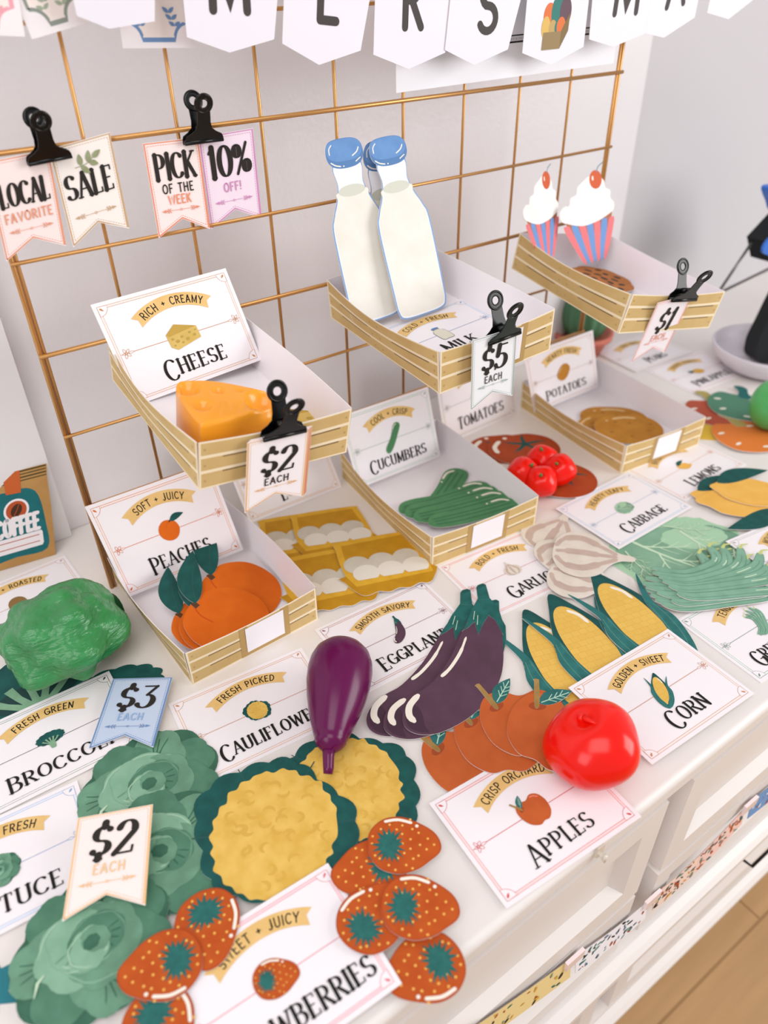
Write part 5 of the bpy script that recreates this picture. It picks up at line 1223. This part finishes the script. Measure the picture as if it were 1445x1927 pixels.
P_ = at(118, 1192, .040); bro = smooth_obj('toy_broccoli', out, F, BG, TR((P_.x, P_.y, .040), .5)); tag(bro, 'lumpy shiny green toy broccoli at the left behind the broccoli card', 'toy broccoli')
b = MB(); b.tube([(.030, .010, -.016), (.050, .006, -.022), (.064, .002, -.024)], [.016, .0135, .0145], mat('dark_green_plastic', '1F5E38', .35), 16); b.build('stalk', bro)

# toy cheese wedge
CHO = mat('orange_plastic', 'F4A01C', .3, coat=.25, sss=.1)
bm = bmesh.new(); pl = spl([(-.034, -.022), (.030, -.020), (.036, -.014), (.036, .0), (.004, .034), (-.020, .046), (-.030, .044), (-.037, .020), (-.039, -.014)], 6)
N = len(pl); rings = []
for z, s_ in [(0, .985), (.002, 1)] + [(.002 + .031 * i / 10, 1 - .015 * i / 10) for i in range(1, 11)] + [(.0345, .972), (.0357, .945), (.036, .91)] + [(.036, .91 - .08 * k) for k in range(1, 12)]:
    rings.append([bm.verts.new((x * s_, y * s_ + .010 * (1 - s_), z)) for x, y in pl])
for i in range(len(rings) - 1):
    for k in range(N): bm.faces.new((rings[i][k], rings[i][(k + 1) % N], rings[i + 1][(k + 1) % N], rings[i + 1][k]))
bm.faces.new(rings[-1]); bm.faces.new(rings[0][::-1]); bmesh.ops.subdivide_edges(bm, edges=[e for e in bm.edges], cuts=1, use_grid_fill=True)
bm.normal_update()
holes = [((-.025, .033, .036), .0085, .0058), ((-.026, .004, .036), .0062, .0045), ((-.004, .020, .036), .0040, .003), ((.012, .014, .036), .002, .0015), ((.022, -.008, .036), .0125, .0095), ((.006, -.021, .0), .0150, .0062), ((-.018, -.022, .013), .004, .001), ((-.006, -.022, .022), .003, .0008)]
for v in bm.verts:
    dd = Vector((0, 0, 0))
    for c, r, dp in holes:
        q = (v.co - Vector(c)).length / r
        if q < 1.25: dd -= v.normal * dp * max(0, 1 - (q / 1.25) ** 2.5)
    v.co += dd
me = bpy.data.meshes.new('toy_cheese'); bm.to_mesh(me); bm.free(); me.materials.append(CHO)
for p in me.polygons: p.use_smooth = True
ch = bpy.data.objects.new('toy_cheese', me); COL.objects.link(ch); ch.matrix_world = inc(MC, .044, .036, .006, 3, .93, 2) @ Matrix.Diagonal((1, 1, 1.22, 1))
tag(ch, 'orange toy cheese wedge with holes in the upper left crate', 'toy cheese')

# four small tomatoes
V, F = ico(4); out = []
for v in V:
    t = atan2(v.y, v.x); q = hypot(v.x, v.y)
    out.append((v.x * (1 + .05 * cos(4 * t)) * .0185, v.y * (1 + .05 * cos(4 * t)) * .0185, (v.z * .96 - .12 * math.exp(-(q / .25) ** 2) * (v.z > 0)) * .0185))
labs = ['small red toy tomato at the left of the cluster of four', 'small red toy tomato at the back of the cluster of four', 'small red toy tomato at the right of the cluster of four', 'small red toy tomato at the front of the cluster of four']
first = None
for lab, (u, v_, rx, ry) in zip(labs, ((984, 890, 20, -30), (1020, 866, -10, 10), (1053, 884, 10, 35), (1018, 906, 30, 15))):
    p = at(u, v_, .0215); mw = TR((p.x, p.y, .0215), rx, 1.05, radians(rx), radians(ry))
    if first is None:
        first = smooth_obj('small_toy_tomato', out, F, RED, mw); tag(first, lab, 'toy tomato', 'small red toy tomatoes')
        b = MB(); b.tube([(0, 0, .0145), (.001, 0, .020)], [.002, .0014], mat('green_stem_plastic', '4E7A3A', .4), 8); b.build('stem_stub', first)
    else: copy_thing(first, mw, lab)

# green toy pepper cut by the frame
GP = mat('pepper_plastic', '4FB264', .3, coat=.25)
V, F = ico(5); out = []
for v in V:
    t = atan2(v.y, v.x); q = hypot(v.x, v.y); k = 1 + .10 * abs(cos(1.5 * t)) - .04
    out.append((v.x * k * .030, v.y * k * .030, (v.z * 1.15 - .28 * math.exp(-(q / .35) ** 2) * (1 if v.z > 0 else -.6)) * .032))
p = at(1456, 772, .03); pp = smooth_obj('toy_pepper', out, F, GP, TR((p.x, p.y, .0385), .4)); tag(pp, 'bright green toy bell pepper cut off by the right edge', 'toy pepper')
b = MB(); b.tube([(0, 0, .024), (.002, 0, .036), (.006, 0, .044)], [.005, .004, .0045], mat('dark_green_plastic', '1F5E38'), 10); b.build('stem', pp)

# ------------------------------------------------------------------ cactus pot, bowl and dark things at the right edge
p = at(1095, 640, .02); cx, cy = p.x, p.y
cp = empty('potted_cactus', 'blurred green cactus in a terracotta pot behind the potatoes card', 'potted cactus', TR((cx, cy, 0)))
b = MB(); b.lathe([(0, 0), (.030, 0), (.041, .026), (.046, .027), (.047, .036), (.042, .036), (.038, .030), (0, .030)], mat('terracotta', 'C46A58', .6), 32); b.build('pot', cp)
b = MB(); V = []; F = []
nb, nz = 48, 16
for i in range(nz + 1):
    ph = -1.2 + (pi / 2 + 1.2) * i / nz
    for k in range(nb): t = 2 * pi * k / nb; r = .034 * cos(ph) * (1 + .10 * cos(12 * t)) if i < nz else 0; V.append((r * cos(t), r * sin(t), .066 + .050 * sin(ph)))
for i in range(nz):
    for k in range(nb): F.append((i * nb + k, i * nb + (k + 1) % nb, (i + 1) * nb + (k + 1) % nb, (i + 1) * nb + k))
b.mesh(V, F, mat('cactus_green', '4C7A58', .6), True); b.build('cactus', cp)

p = at(1436, 690, .0); bx, by = p.x, p.y
BOW = mat('lilac_ceramic', 'DDD5DE', .35)
b = MB(); b.lathe([(0, .004), (.045, .004), (.050, 0), (.062, .006), (.078, .022), (.082, .036), (.079, .037), (.074, .024), (.058, .012), (0, .010)], BOW, 48)
bo = b.build('shallow_bowl', None, TR((bx, by, 0))); tag(bo, 'pale lilac shallow bowl at the right edge behind the peppers', 'bowl')
BLK = mat('black_fabric', '0C1014', .85); BLU = mat('blue_plastic', '2F6FD0', .4)
b = MB(); o2 = spl([(-.032, .0), (-.046, .022), (-.036, .060), (-.018, .112), (.004, .136), (.050, .138), (.072, .11), (.070, .03), (.060, 0)], 6)
b.slab([o2], -.02, .02, BLK)
o = b.build('black_pouch', None, Matrix.Translation((bx + .018, by - .010, .0125)) @ Matrix.Rotation(radians(-35), 4, 'Z') @ Matrix.Rotation(radians(78), 4, 'X'))
md = o.modifiers.new('bev', 'BEVEL'); md.width = .012; md.segments = 4; md.limit_method = 'ANGLE'; md.angle_limit = radians(60)
tag(o, 'black soft pouch standing in the lilac bowl at the right edge', 'pouch')
q0 = onwall(1350, 553, -.02)
st = empty('wire_easel', 'thin grey wire easel with a black and blue box at the right edge', 'easel', TR((q0.x, q0.y, 0)))
bpy.context.view_layer.update()
GW = mat('grey_wire', '8B8783', .4, metal=.6)
q1 = onwall(1408, 466, -.02); q2 = onwall(1475, 492, -.02)
b = MB(); b.tube([q1 - (q1 - q0) * -.1, q0, q2], .0024, GW, 8); o = b.build('wire_leg', st); o.matrix_parent_inverse = st.matrix_world.inverted()
def pbox(px, y, dep, M, name):
    c = [onwall(*q, y) for q in px]; b = MB(); L = [(q.x, q.z) for q in c]; b.slab([L], 0, dep, M)
    o = b.build(name, st); o.matrix_world = Matrix(((1, 0, 0, 0), (0, 0, -1, y), (0, 1, 0, 0), (0, 0, 0, 1))); return o
pbox([(1405, 445), (1445, 402), (1500, 380), (1500, 484), (1412, 483)], -.012, .03, BLK, 'black_box')
pbox(spl([(1432, 352), (1450, 346), (1500, 350), (1500, 420), (1450, 398), (1440, 378)], 4), -.015, .02, BLU, 'blue_flap')
pbox(spl([(1436, 478), (1438, 455), (1460, 440), (1500, 445), (1500, 483)], 4), -.0425, .004, BLU, 'blue_panel')
